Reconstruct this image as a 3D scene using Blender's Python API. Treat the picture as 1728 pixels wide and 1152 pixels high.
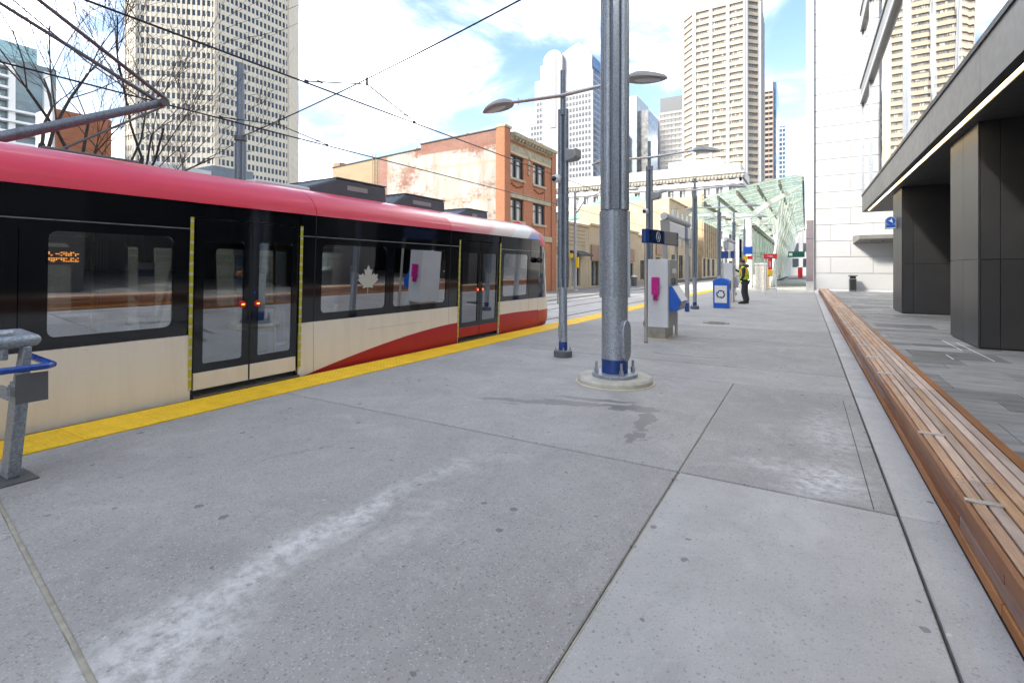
import bpy, math, random
from mathutils import Vector, Matrix
R = math.radians
random.seed(7)
scene = bpy.context.scene
C = scene.collection
for o in list(bpy.data.objects):
    bpy.data.objects.remove(o)

# ------------------------------------------------------------------ camera, sky, sun, exposure
EYE = 1.45
cam = bpy.data.cameras.new('camera'); cam.lens = 17.5; cam.sensor_width = 36
cam.shift_y = -0.0706; cam.clip_start = 0.05; cam.clip_end = 3000
co = bpy.data.objects.new('camera', cam); C.objects.link(co)
co.location = (0, 0, EYE); co.rotation_euler = (R(90), 0, R(30.5355))
scene.camera = co

SUN_EL = 39.0
SUN_TO = Vector((-0.59, -0.81, 0)).normalized()          # horizontal direction towards the sun
world = bpy.data.worlds.new('World'); scene.world = world; world.use_nodes = True
wn = world.node_tree; wn.nodes.clear()
def W(t, **k):
    n = wn.nodes.new(t)
    for a, b in k.items(): setattr(n, a, b)
    return n
wo = W('ShaderNodeOutputWorld'); bg = W('ShaderNodeBackground'); bg.inputs['Strength'].default_value = 0.05
sky = W('ShaderNodeTexSky', sky_type='NISHITA', sun_disc=False, sun_elevation=R(SUN_EL),
        sun_rotation=math.atan2(SUN_TO.x, SUN_TO.y), altitude=1000, air_density=1.0, dust_density=0.6, ozone_density=1.0)
tc = W('ShaderNodeTexCoord'); sep = W('ShaderNodeSeparateXYZ'); crot = W('ShaderNodeMapping'); crot.inputs['Rotation'].default_value = (0, 0, R(8)); wn.links.new(tc.outputs['Generated'], crot.inputs[0]); wn.links.new(crot.outputs[0], sep.inputs[0])
zm = W('ShaderNodeMath', operation='MAXIMUM'); wn.links.new(sep.outputs['Z'], zm.inputs[0]); zm.inputs[1].default_value = 0.0
za = W('ShaderNodeMath', operation='ADD'); wn.links.new(zm.outputs[0], za.inputs[0]); za.inputs[1].default_value = 0.22
dv = []
for a in 'XY':
    d = W('ShaderNodeMath', operation='DIVIDE'); wn.links.new(sep.outputs[a], d.inputs[0]); wn.links.new(za.outputs[0], d.inputs[1]); dv.append(d)
cb = W('ShaderNodeCombineXYZ'); wn.links.new(dv[0].outputs[0], cb.inputs[0]); wn.links.new(dv[1].outputs[0], cb.inputs[1]); cb.inputs[2].default_value = 36.85
n1 = W('ShaderNodeTexNoise'); n1.inputs['Scale'].default_value = 1.7; n1.inputs['Detail'].default_value = 9; n1.inputs['Roughness'].default_value = 0.58
n1.inputs['Distortion'].default_value = 0.5
wn.links.new(cb.outputs[0], n1.inputs['Vector'])
mr = W('ShaderNodeMapRange'); mr.inputs['From Min'].default_value = 0.36; mr.inputs['From Max'].default_value = 0.74
wn.links.new(n1.outputs['Fac'], mr.inputs['Value'])
pw = W('ShaderNodeMath', operation='POWER'); wn.links.new(mr.outputs[0], pw.inputs[0]); pw.inputs[1].default_value = 4.1
hz = W('ShaderNodeMapRange'); hz.inputs['From Min'].default_value = 0.40; hz.inputs['From Max'].default_value = 0.06
wn.links.new(sep.outputs['Z'], hz.inputs['Value'])
hq = W('ShaderNodeMath', operation='POWER'); wn.links.new(hz.outputs[0], hq.inputs[0]); hq.inputs[1].default_value = 1.5
mh_ = W('ShaderNodeMix', data_type='RGBA'); wn.links.new(hq.outputs[0], mh_.inputs[0]); wn.links.new(sky.outputs[0], mh_.inputs[6])
mh_.inputs[7].default_value = (2.3, 2.5, 2.7, 1)
mx = W('ShaderNodeMix', data_type='RGBA'); wn.links.new(pw.outputs[0], mx.inputs[0]); wn.links.new(mh_.outputs[2], mx.inputs[6])
mx.inputs[7].default_value = (60.0, 57.5, 53.0, 1)
wn.links.new(mx.outputs[2], bg.inputs['Color']); wn.links.new(bg.outputs[0], wo.inputs[0])

sl = bpy.data.lights.new('sun', 'SUN'); sl.energy = 1.3; sl.angle = R(10); sl.color = (1.0, 0.94, 0.84)
so = bpy.data.objects.new('sun', sl); C.objects.link(so); so.location = (-40, -50, 60)
sdir = Vector((-SUN_TO.x * math.cos(R(SUN_EL)), -SUN_TO.y * math.cos(R(SUN_EL)), -math.sin(R(SUN_EL))))
so.rotation_euler = sdir.to_track_quat('-Z', 'Y').to_euler()
vs = scene.view_settings
vs.view_transform = 'Standard'; vs.look = 'None'; vs.gamma = 1; vs.use_curve_mapping = False; vs.exposure = 3.0
scene.render.resolution_x = 1024; scene.render.resolution_y = 682
scene.cycles.max_bounces = 8; scene.cycles.transparent_max_bounces = 16; scene.cycles.use_denoising = True

# ------------------------------------------------------------------ material helpers
def nd(nt, t, ins=None, **k):
    n = nt.nodes.new(t)
    for a, b in k.items(): setattr(n, a, b)
    for a, b in (ins or {}).items():
        if isinstance(b, bpy.types.NodeSocket): nt.links.new(b, n.inputs[a])
        else: n.inputs[a].default_value = b
    return n
def newmat(name):
    m = bpy.data.materials.new(name); m.use_nodes = True
    nt = m.node_tree
    return m, nt, nt.nodes['Principled BSDF']
def c4(c): return (c[0], c[1], c[2], 1)
def mixc(nt, f, a, b, bt='MIX'):
    n = nt.nodes.new('ShaderNodeMix'); n.data_type = 'RGBA'; n.blend_type = bt
    for i, v in ((0, f), (6, a), (7, b)):
        if isinstance(v, bpy.types.NodeSocket): nt.links.new(v, n.inputs[i])
        else: n.inputs[i].default_value = v if i == 0 else c4(v)
    return n.outputs[2]
def rng(nt, v, a, b, c=0.0, d=1.0):
    return nd(nt, 'ShaderNodeMapRange', {'Value': v, 'From Min': a, 'From Max': b, 'To Min': c, 'To Max': d}).outputs[0]
def mth(nt, op, a, b=0.0):
    return nd(nt, 'ShaderNodeMath', {0: a, 1: b}, operation=op).outputs[0]
def pos(nt): return nd(nt, 'ShaderNodeNewGeometry').outputs['Position']
def scl(nt, v, s): return nd(nt, 'ShaderNodeMapping', {'Vector': v, 'Scale': s}).outputs[0]
def noise(nt, v, s, d=4, r=0.55, dist=0.0):
    return nd(nt, 'ShaderNodeTexNoise', {'Vector': v, 'Scale': s, 'Detail': d, 'Roughness': r, 'Distortion': dist}).outputs['Fac']
def bump(nt, b, h, st=0.3, dist=0.01):
    n = nd(nt, 'ShaderNodeBump', {'Height': h, 'Strength': st, 'Distance': dist})
    nt.links.new(n.outputs[0], b.inputs['Normal'])
def mul(c, f): return tuple(min(1, x * f) for x in c)
MC = {}
def S(name, col, rough=0.6, metal=0.0, var=0.12, vs_=3.0, bp=0.0, bs=60.0, coat=0.0, rnd=0.0, spec=0.5, bd=0.004, rv=0.08):
    """plain procedural surface: base colour varied by noise, optional fine relief"""
    if name in MC: return MC[name]
    m, nt, b = newmat(name)
    p = pos(nt)
    f = noise(nt, p, vs_, 5, 0.6)
    col_s = mixc(nt, rng(nt, f, 0.3, 0.7), mul(col, 1 - var), mul(col, 1 + var))
    if rnd:
        r = nd(nt, 'ShaderNodeObjectInfo').outputs['Random']
        h = nd(nt, 'ShaderNodeHueSaturation', {'Color': col_s, 'Value': rng(nt, r, 0, 1, 1 - rnd, 1 + rnd)}).outputs[0]
        col_s = h
    nt.links.new(col_s, b.inputs['Base Color'])
    b.inputs['Roughness'].default_value = rough; b.inputs['Metallic'].default_value = metal
    b.inputs['Specular IOR Level'].default_value = spec
    if coat: b.inputs['Coat Weight'].default_value = coat; b.inputs['Coat Roughness'].default_value = 0.05
    nt.links.new(rng(nt, noise(nt, p, vs_ * 4, 3), 0.3, 0.7, max(0, rough - rv), min(1, rough + rv)), b.inputs['Roughness'])
    if bp: bump(nt, b, noise(nt, p, bs, 4, 0.65), bp, bd)
    MC[name] = m
    return m
def emit(name, col, st):
    m, nt, b = newmat(name)
    b.inputs['Base Color'].default_value = c4(col); b.inputs['Emission Color'].default_value = c4(col); b.inputs['Emission Strength'].default_value = st
    return m
def glassmix(name, tint, refl, rough=0.02, base_fac=0.06):
    """window glass: tinted see-through mixed with a mirror by viewing angle"""
    m, nt, b = newmat(name)
    out = nt.nodes['Material Output']
    tr = nd(nt, 'ShaderNodeBsdfTransparent', {'Color': c4(tint)})
    gl = nd(nt, 'ShaderNodeBsdfGlossy', {'Color': c4((0.95, 0.97, 1.0)), 'Roughness': rough})
    fr = nd(nt, 'ShaderNodeFresnel', {'IOR': 1.5}).outputs[0]
    f = nd(nt, 'ShaderNodeMath', {0: fr, 1: refl, 2: base_fac}, operation='MULTIPLY_ADD', use_clamp=True).outputs[0]
    ms = nd(nt, 'ShaderNodeMixShader', {0: f, 1: tr.outputs[0], 2: gl.outputs[0]})
    nt.links.new(ms.outputs[0], out.inputs['Surface'])
    return m
def ellipse_mask(nt, p, cx, cy, rx, ry, ang, wob, wscale=2.5):
    """soft elongated patch on the ground, edge broken up by noise"""
    w = nd(nt, 'ShaderNodeTexNoise', {'Vector': p, 'Scale': wscale, 'Detail': 6, 'Roughness': 0.6})
    off = nd(nt, 'ShaderNodeVectorMath', {0: w.outputs['Color'], 1: (0.5, 0.5, 0.5)}, operation='SUBTRACT').outputs[0]
    off = nd(nt, 'ShaderNodeVectorMath', {0: off, 1: (wob, wob, 0)}, operation='MULTIPLY').outputs[0]
    q = nd(nt, 'ShaderNodeVectorMath', {0: p, 1: off}, operation='ADD').outputs[0]
    mp = nd(nt, 'ShaderNodeMapping', {'Vector': q, 'Location': (cx, cy, 0), 'Rotation': (0, 0, ang), 'Scale': (rx, ry, 1000)}, vector_type='TEXTURE').outputs[0]
    ln = nd(nt, 'ShaderNodeVectorMath', {0: mp}, operation='LENGTH').outputs['Value']
    return ln      # 0 centre, 1 edge

# ---- ground
def slab_mat(name, base, dark, agg):
    m, nt, b = newmat(name)
    p = pos(nt)
    big = noise(nt, p, 0.9, 6, 0.6, 0.3)
    c = mixc(nt, rng(nt, big, 0.3, 0.7), mul(base, 0.88), mul(base, 1.10))
    mid = noise(nt, scl(nt, p, (6, 3, 1)), 1.0, 6, 0.65)
    c = mixc(nt, rng(nt, mid, 0.52, 0.72, 0, 0.22), c, mul(base, 1.45))
    mot = noise(nt, p, 3.2, 6, 0.7)
    c = mixc(nt, rng(nt, mot, 0.45, 0.75, 0, 0.35), c, mul(base, 0.72))
    oi = nd(nt, 'ShaderNodeObjectInfo').outputs['Random']
    c = nd(nt, 'ShaderNodeHueSaturation', {'Color': c, 'Value': rng(nt, oi, 0, 1, 0.90, 1.07)}).outputs[0]
    # exposed aggregate: pale and dark grains
    v1 = nd(nt, 'ShaderNodeTexVoronoi', {'Vector': p, 'Scale': 165.0})
    g = nd(nt, 'ShaderNodeSeparateColor', {'Color': v1.outputs['Color']})
    c = mixc(nt, rng(nt, g.outputs[0], 0.945, 0.955, 0, agg), c, (0.66, 0.65, 0.62))
    c = mixc(nt, rng(nt, g.outputs[1], 0.94, 0.95, 0, agg), c, dark)
    c = mixc(nt, rng(nt, noise(nt, p, 240, 2, 0.6), 0.3, 0.7, 0.30, 0.0), c, mul(base, 0.55))
    v1b = nd(nt, 'ShaderNodeTexVoronoi', {'Vector': p, 'Scale': 48.0})
    gb = nd(nt, 'ShaderNodeSeparateColor', {'Color': v1b.outputs['Color']})
    dd = mth(nt, 'MULTIPLY', rng(nt, gb.outputs[0], 0.88, 0.9), rng(nt, v1b.outputs['Distance'], 0.38, 0.25))
    c = mixc(nt, mth(nt, 'MULTIPLY', dd, agg * 0.9), c, mul(dark, 0.8))
    # gum spots and scuffs
    v2 = nd(nt, 'ShaderNodeTexVoronoi', {'Vector': nd(nt, 'ShaderNodeVectorMath', {0: p, 1: nd(nt, 'ShaderNodeVectorMath', {0: nd(nt, 'ShaderNodeTexNoise', {'Vector': p, 'Scale': 30.0}).outputs['Color'], 1: (0.03, 0.03, 0)}, operation='MULTIPLY').outputs[0]}, operation='ADD').outputs[0], 'Scale': 4.2, 'Randomness': 1.0}, voronoi_dimensions='2D')
    g2 = nd(nt, 'ShaderNodeSeparateColor', {'Color': v2.outputs['Color']})
    sz = rng(nt, mth(nt, 'POWER', g2.outputs[1], 3.0), 0, 1, 0.012, 0.11)
    spot = mth(nt, 'MULTIPLY', mth(nt, 'LESS_THAN', v2.outputs['Distance'], sz), mth(nt, 'GREATER_THAN', g2.outputs[0], 0.6))
    c = mixc(nt, mth(nt, 'MULTIPLY', spot, 0.75), c, mul(base, 0.38))
    spot2 = mth(nt, 'MULTIPLY', mth(nt, 'LESS_THAN', v2.outputs['Distance'], mth(nt, 'MULTIPLY', sz, 0.6)), mth(nt, 'LESS_THAN', g2.outputs[0], 0.12))
    c = mixc(nt, mth(nt, 'MULTIPLY', spot2, 0.7), c, (0.6, 0.6, 0.58))
    sc_ = noise(nt, scl(nt, p, (22, 7, 1)), 1.0, 7, 0.72)
    c = mixc(nt, rng(nt, sc_, 0.56, 0.70, 0, 0.30), c, mul(base, 0.62))
    st_ = noise(nt, p, 1.7, 7, 0.66, 0.8)
    c = mixc(nt, rng(nt, st_, 0.56, 0.66, 0, 0.22), c, mul(base, 0.55))
    c = mixc(nt, rng(nt, st_, 0.44, 0.34, 0, 0.18), c, mul(base, 1.5))
    fl_ = nd(nt, 'ShaderNodeTexVoronoi', {'Vector': p, 'Scale': 26.0}, voronoi_dimensions='2D')
    fs_ = nd(nt, 'ShaderNodeSeparateColor', {'Color': fl_.outputs['Color']})
    fk_ = mth(nt, 'MULTIPLY', mth(nt, 'LESS_THAN', fl_.outputs['Distance'], rng(nt, fs_.outputs[1], 0, 1, 0.04, 0.16)), mth(nt, 'GREATER_THAN', fs_.outputs[0], 0.80))
    c = mixc(nt, mth(nt, 'MULTIPLY', fk_, 0.55), c, mul(base, 0.4))
    wv_ = nd(nt, 'ShaderNodeVectorMath', {0: p, 1: nd(nt, 'ShaderNodeVectorMath', {0: nd(nt, 'ShaderNodeTexNoise', {'Vector': p, 'Scale': 3.5, 'Detail': 7.0, 'Roughness': 0.65}).outputs['Color'], 1: (0.45, 0.45, 0)}, operation='MULTIPLY').outputs[0]}, operation='ADD').outputs[0]
    ck_ = nd(nt, 'ShaderNodeTexVoronoi', {'Vector': wv_, 'Scale': 0.33}, voronoi_dimensions='2D', feature='DISTANCE_TO_EDGE').outputs['Distance']
    cm_ = mth(nt, 'MULTIPLY', rng(nt, ck_, 0.0022, 0.0008), rng(nt, noise(nt, p, 0.6, 3), 0.50, 0.56))
    c = mixc(nt, mth(nt, 'MULTIPLY', cm_, 0.7), c, mul(base, 0.35))
    # worn pale streak and salt bloom
    chalk = noise(nt, scl(nt, p, (9, 9, 1)), 1.4, 8, 0.72)
    for (cx, cy, rx, ry, an, wob, st) in ((-2.28, 1.75, 0.17, 1.15, 0.0, 0.35, 0.95), (-2.12, 0.95, 0.36, 0.55, 0.0, 0.5, 0.95), (-2.24, 2.9, 0.16, 0.4, 0.0, 0.5, 0.5),
                                     (-1.95, 2.1, 0.2, 0.6, 0.0, 0.5, 0.35), (-1.95, 3.3, 0.4, 0.2, 0.2, 0.7, 0.25),
                                     (0.10, 4.02, 0.36, 0.42, 0.0, 0.6, 1.0), (-0.28, 4.2, 0.26, 0.2, 0.6, 0.6, 0.6), (0.18, 5.2, 0.30, 1.1, 0.0, 0.7, 0.55)):
        ln = ellipse_mask(nt, p, cx, cy, rx, ry, an, wob)
        f = mth(nt, 'MULTIPLY', rng(nt, ln, 1.0, 0.25), rng(nt, chalk, 0.38, 0.60))
        c = mixc(nt, mth(nt, 'MULTIPLY', f, st), c, (0.66, 0.65, 0.625))
    # spilled water that has run across the slab
    wet = None
    for (cx, cy, rx, ry, an, wob) in ((-2.55, 4.82, 0.68, 0.075, 0.26, 0.18), (-2.05, 5.04, 0.50, 0.065, 0.2, 0.18), (-2.0, 5.24, 0.46, 0.055, 0.16, 0.16), (-1.55, 5.1, 0.30, 0.12, 0.3, 0.3),
                                      (-1.33, 4.75, 0.07, 0.34, 0.1, 0.25), (-1.27, 4.22, 0.055, 0.18, 0.0, 0.25), (-2.75, 4.62, 0.10, 0.02, 0.1, 0.1)):
        f = rng(nt, ellipse_mask(nt, p, cx, cy, rx, ry, an, wob * 1.5, 7.0), 1.05, 0.88)
        wet = f if wet is None else mth(nt, 'MAXIMUM', wet, f)
    c = mixc(nt, mth(nt, 'MULTIPLY', wet, 0.75), c, mul(base, 0.30))
    nt.links.new(c, b.inputs['Base Color'])
    nt.links.new(rng(nt, wet, 0, 1, 0.82, 0.45), b.inputs['Roughness'])
    b.inputs['Specular IOR Level'].default_value = 0.35
    hgt = mth(nt, 'ADD', mth(nt, 'MULTIPLY', noise(nt, p, 170, 3, 0.7), 0.5), mth(nt, 'MULTIPLY', noise(nt, p, 28, 5, 0.7), 0.6))
    bump(nt, b, hgt, 0.35, 0.004)
    return m
M_slab_dark = slab_mat('platform_concrete', (0.395, 0.378, 0.352), (0.12, 0.12, 0.12), 0.5)
M_slab_light = slab_mat('platform_concrete_light', (0.475, 0.462, 0.432), (0.2, 0.2, 0.2), 0.35)
M_joint = S('joint_filler', (0.07, 0.066, 0.06), 0.9, var=0.3, vs_=20, bp=0.4)
M_sealant = S('pale_joint_sealant', (0.40, 0.37, 0.29), 0.8, var=0.25, vs_=14, bp=0.4)
M_gutter = slab_mat('gutter_concrete', (0.50, 0.488, 0.46), (0.2, 0.2, 0.2), 0.35)
M_yellow = S('tactile_yellow', (0.93, 0.56, 0.015), 0.6, var=0.12, vs_=5, bp=0.15, bs=60, rnd=0.05)
M_coping = S('edge_coping', (0.58, 0.52, 0.38), 0.8, var=0.15, bp=0.2)
M_track = S('track_concrete', (0.42, 0.40, 0.37), 0.85, var=0.15, vs_=0.8, bp=0.2)
M_rail = S('rail_steel', (0.30, 0.27, 0.24), 0.35, 0.9, var=0.2)
M_asphalt = S('asphalt', (0.07, 0.07, 0.072), 0.9, var=0.2, vs_=1.2, bp=0.3, bs=80)
M_walk = S('sidewalk_concrete', (0.27, 0.25, 0.225), 0.85, var=0.22, vs_=0.7, bp=0.2, rnd=0.08)
def paver_mat():
    m, nt, b = newmat('grey_stone_paver')
    p = pos(nt); oi = nd(nt, 'ShaderNodeObjectInfo').outputs['Random']
    f = noise(nt, scl(nt, p, (1.2, 6, 1)), 1.0, 6, 0.65)
    c = mixc(nt, rng(nt, f, 0.3, 0.7), (0.155, 0.155, 0.15), (0.31, 0.305, 0.29))
    c = nd(nt, 'ShaderNodeHueSaturation', {'Color': c, 'Value': rng(nt, oi, 0, 1, 0.62, 1.36)}).outputs[0]
    c = mixc(nt, rng(nt, noise(nt, p, 160, 2), 0.6, 0.7, 0, 0.4), c, (0.4, 0.4, 0.4))
    nt.links.new(c, b.inputs['Base Color'])
    nt.links.new(rng(nt, noise(nt, p, 3, 4), 0.3, 0.7, 0.45, 0.75), b.inputs['Roughness'])
    bump(nt, b, noise(nt, scl(nt, p, (60, 140, 60)), 1, 4), 0.3, 0.004)
    return m
M_paver = paver_mat()
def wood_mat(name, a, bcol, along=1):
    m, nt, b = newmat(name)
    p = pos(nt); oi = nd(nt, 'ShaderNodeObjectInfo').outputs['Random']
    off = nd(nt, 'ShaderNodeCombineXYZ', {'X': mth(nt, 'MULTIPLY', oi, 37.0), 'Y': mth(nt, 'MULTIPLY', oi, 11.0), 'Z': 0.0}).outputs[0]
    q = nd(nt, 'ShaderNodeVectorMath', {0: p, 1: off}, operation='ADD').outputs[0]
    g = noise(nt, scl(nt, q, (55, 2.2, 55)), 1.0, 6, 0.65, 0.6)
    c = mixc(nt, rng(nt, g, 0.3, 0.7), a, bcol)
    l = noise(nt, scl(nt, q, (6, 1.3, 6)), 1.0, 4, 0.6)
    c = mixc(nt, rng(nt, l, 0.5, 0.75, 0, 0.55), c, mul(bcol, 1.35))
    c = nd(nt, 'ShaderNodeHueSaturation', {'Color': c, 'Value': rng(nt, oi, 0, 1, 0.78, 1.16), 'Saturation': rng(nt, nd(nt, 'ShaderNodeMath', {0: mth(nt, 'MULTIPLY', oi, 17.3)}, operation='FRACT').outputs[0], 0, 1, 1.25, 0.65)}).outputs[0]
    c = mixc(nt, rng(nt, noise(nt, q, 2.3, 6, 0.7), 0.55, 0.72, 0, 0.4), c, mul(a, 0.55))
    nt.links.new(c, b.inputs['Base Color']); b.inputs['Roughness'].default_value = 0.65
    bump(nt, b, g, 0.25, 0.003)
    return m
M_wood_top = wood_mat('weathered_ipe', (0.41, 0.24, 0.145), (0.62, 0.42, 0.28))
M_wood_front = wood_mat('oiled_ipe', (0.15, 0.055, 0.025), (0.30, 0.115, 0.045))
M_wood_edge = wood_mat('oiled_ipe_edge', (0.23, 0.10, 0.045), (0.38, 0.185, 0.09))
def galv_mat(name, base, rough=0.5, metal=0.55):
    m, nt, b = newmat(name)
    p = pos(nt)
    v = nd(nt, 'ShaderNodeTexVoronoi', {'Vector': p, 'Scale': 75.0}).outputs['Color']
    g = nd(nt, 'ShaderNodeSeparateColor', {'Color': v}).outputs[0]
    c = mixc(nt, g, mul(base, 0.75), mul(base, 1.3))
    st = noise(nt, scl(nt, p, (14, 14, 0.8)), 1.0, 5, 0.6)
    c = mixc(nt, rng(nt, st, 0.5, 0.75, 0, 0.5), c, mul(base, 0.6))
    nt.links.new(c, b.inputs['Base Color'])
    nt.links.new(rng(nt, g, 0, 1, rough - 0.1, rough + 0.12), b.inputs['Roughness'])
    b.inputs['Metallic'].default_value = metal
    bump(nt, b, noise(nt, p, 220, 2), 0.12, 0.002)
    return m
M_galv = galv_mat('galvanised_steel', (0.34, 0.37, 0.40))
M_galv_dk = galv_mat('galvanised_steel_dark', (0.20, 0.225, 0.255), 0.45, 0.5)
M_steel = S('brushed_stainless', (0.55, 0.54, 0.52), 0.35, 0.9, var=0.08, vs_=8)
M_navy = S('navy_paint', (0.012, 0.045, 0.20), 0.4, var=0.2, vs_=12, bp=0.1)
M_bluep = S('blue_plastic', (0.004, 0.10, 0.50), 0.35, var=0.08)
M_blue_tube = S('blue_tube_paint', (0.01, 0.07, 0.36), 0.3, coat=0.3)
M_base = S('post_footing_concrete', (0.48, 0.45, 0.38), 0.9, var=0.25, vs_=6, bp=0.6, bs=45)
M_dkgrey = S('dark_grey_metal', (0.13, 0.135, 0.14), 0.5, 0.3)
M_midgrey = S('grey_paint', (0.34, 0.34, 0.335), 0.5, 0.1)
M_white = S('white_paint', (0.80, 0.80, 0.78), 0.45, var=0.04)
M_offwhite = S('off_white_panel', (0.66, 0.67, 0.68), 0.42, 0.15, var=0.05)
M_magenta = S('magenta_plastic', (0.55, 0.012, 0.24), 0.35, var=0.06)
M_black = S('black_plastic', (0.015, 0.015, 0.016), 0.4, var=0.1)
M_red = S('red_paint', (0.62, 0.02, 0.03), 0.35, var=0.06)
M_yel = S('yellow_paint', (0.80, 0.50, 0.01), 0.4, var=0.06)
M_wire = S('wire_dark', (0.03, 0.03, 0.032), 0.5, 0.4)

# ------------------------------------------------------------------ mesh helpers
ORG = {}
class MB:
    def __init__(s): s.v = []; s.f = []
    def add(s, vs_, fs):
        n = len(s.v); s.v += [tuple(v) for v in vs_]; s.f += [tuple(i + n for i in f) for f in fs]; return s
    def box(s, x0, x1, y0, y1, z0, z1):
        return s.add([(x0, y0, z0), (x1, y0, z0), (x1, y1, z0), (x0, y1, z0), (x0, y0, z1), (x1, y0, z1), (x1, y1, z1), (x0, y1, z1)],
                     [(0, 3, 2, 1), (4, 5, 6, 7), (0, 1, 5, 4), (1, 2, 6, 5), (2, 3, 7, 6), (3, 0, 4, 7)])
    def obox(s, c, sz, rot=None, rz=0.0):
        m = rot if rot is not None else Matrix.Rotation(rz, 3, 'Z')
        h = Vector(sz) / 2; c = Vector(c)
        vs_ = [c + m @ Vector((a * h.x, b * h.y, d * h.z)) for d in (-1, 1) for a, b in ((-1, -1), (1, -1), (1, 1), (-1, 1))]
        return s.add(vs_, [(0, 3, 2, 1), (4, 5, 6, 7), (0, 1, 5, 4), (1, 2, 6, 5), (2, 3, 7, 6), (3, 0, 4, 7)])
    def prism(s, poly, z0, z1):
        n = len(poly)
        return s.add([(x, y, z0) for x, y in poly] + [(x, y, z1) for x, y in poly],
                     [tuple(range(n - 1, -1, -1)), tuple(range(n, 2 * n))] + [(i, (i + 1) % n, n + (i + 1) % n, n + i) for i in range(n)])
    def ext(s, poly, ax, a, b):
        """poly in the two other axes (order x,y,z), extruded along ax from a to b"""
        n = len(poly)
        def pt(q, t): return {'x': (t, q[0], q[1]), 'y': (q[0], t, q[1]), 'z': (q[0], q[1], t)}[ax]
        return s.add([pt(q, a) for q in poly] + [pt(q, b) for q in poly],
                     [tuple(range(n - 1, -1, -1)), tuple(range(n, 2 * n))] + [(i, (i + 1) % n, n + (i + 1) % n, n + i) for i in range(n)])
    def cyl(s, p0, p1, r0, r1=None, n=12):
        r1 = r0 if r1 is None else r1
        p0 = Vector(p0); p1 = Vector(p1); d = (p1 - p0).normalized()
        u = d.cross(Vector((0, 0, 1)) if abs(d.z) < 0.9 else Vector((1, 0, 0))).normalized(); w = d.cross(u)
        vs_ = []
        for p, r in ((p0, r0), (p1, r1)):
            vs_ += [p + (u * math.cos(2 * math.pi * i / n) + w * math.sin(2 * math.pi * i / n)) * r for i in range(n)]
        return s.add(vs_, [tuple(range(n)), tuple(range(2 * n - 1, n - 1, -1))] + [(i, n + i, n + (i + 1) % n, (i + 1) % n) for i in range(n)])
    def tube(s, pts, r, n=8):
        pts = [Vector(p) for p in pts]; rs = r if isinstance(r, (list, tuple)) else [r] * len(pts)
        vs_ = []; up = None
        for k, p in enumerate(pts):
            d = (pts[min(k + 1, len(pts) - 1)] - pts[max(k - 1, 0)]).normalized()
            if up is None or abs(up.dot(d)) > 0.98: up = Vector((0, 0, 1)) if abs(d.z) < 0.9 else Vector((1, 0, 0))
            u = d.cross(up).normalized(); w = d.cross(u); up = -w if (-w).dot(up) > 0 else w
            vs_ += [p + (u * math.cos(2 * math.pi * i / n) + w * math.sin(2 * math.pi * i / n)) * rs[k] for i in range(n)]
        m = len(pts)
        fs = [tuple(range(n)), tuple(range(m * n - 1, (m - 1) * n - 1, -1))]
        for k in range(m - 1):
            fs += [(k * n + i, (k + 1) * n + i, (k + 1) * n + (i + 1) % n, k * n + (i + 1) % n) for i in range(n)]
        return s.add(vs_, fs)
    def lathe(s, prof, c=(0, 0, 0), n=24, sx=1.0, sy=1.0):
        vs_ = [(c[0] + r * sx * math.cos(2 * math.pi * i / n), c[1] + r * sy * math.sin(2 * math.pi * i / n), c[2] + z) for r, z in prof for i in range(n)]
        m = len(prof)
        fs = [tuple(range(n - 1, -1, -1)), tuple(range((m - 1) * n, m * n))]
        for k in range(m - 1):
            fs += [(k * n + i, k * n + (i + 1) % n, (k + 1) * n + (i + 1) % n, (k + 1) * n + i) for i in range(n)]
        return s.add(vs_, fs)
    def loft(s, rings, cap=True):
        n = len(rings[0]); vs_ = [p for r in rings for p in r]; fs = []
        if cap: fs += [tuple(range(n - 1, -1, -1)), tuple(range((len(rings) - 1) * n, len(rings) * n))]
        for k in range(len(rings) - 1):
            fs += [(k * n + i, k * n + (i + 1) % n, (k + 1) * n + (i + 1) % n, (k + 1) * n + i) for i in range(n)]
        return s.add(vs_, fs)
    def quad(s, a, b, c, d): return s.add([a, b, c, d], [(0, 1, 2, 3)])
    def build(s, name, mat, parent=None, smooth=False, bevel=0.0, org=None, stuff=False, seg=2):
        me = bpy.data.meshes.new(name)
        if parent is not None: o0 = ORG[parent.name]
        elif org is not None: o0 = Vector(org)
        else:
            xs = [v[0] for v in s.v]; ys = [v[1] for v in s.v]; zs = [v[2] for v in s.v]
            o0 = Vector(((min(xs) + max(xs)) / 2, (min(ys) + max(ys)) / 2, min(zs)))
        me.from_pydata([(v[0] - o0.x, v[1] - o0.y, v[2] - o0.z) for v in s.v], [], s.f)
        me.validate(); me.update()
        if smooth:
            me.polygons.foreach_set('use_smooth', [True] * len(me.polygons)); me.set_sharp_from_angle(angle=R(38))
        me.materials.append(mat)
        o = bpy.data.objects.new(name, me); C.objects.link(o)
        if parent is not None: o.parent = parent
        else: o.location = o0
        ORG[o.name] = o0
        if bevel:
            b = o.modifiers.new('bevel', 'BEVEL'); b.width = bevel; b.segments = seg; b.limit_method = 'ANGLE'; b.angle_limit = R(40)
        if stuff: o['kind'] = 'stuff'
        return o
def tag(o, label, cat, group=None):
    o['label'] = label; o['category'] = cat
    if group: o['group'] = group
    return o
def thing(name, label, cat, loc, group=None):
    o = bpy.data.objects.new(name, None); o.empty_display_size = 0.2; C.objects.link(o); o.location = loc
    ORG[o.name] = Vector(loc)
    return tag(o, label, cat, group)
def struct(o): o['kind'] = 'structure'; return o
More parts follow.
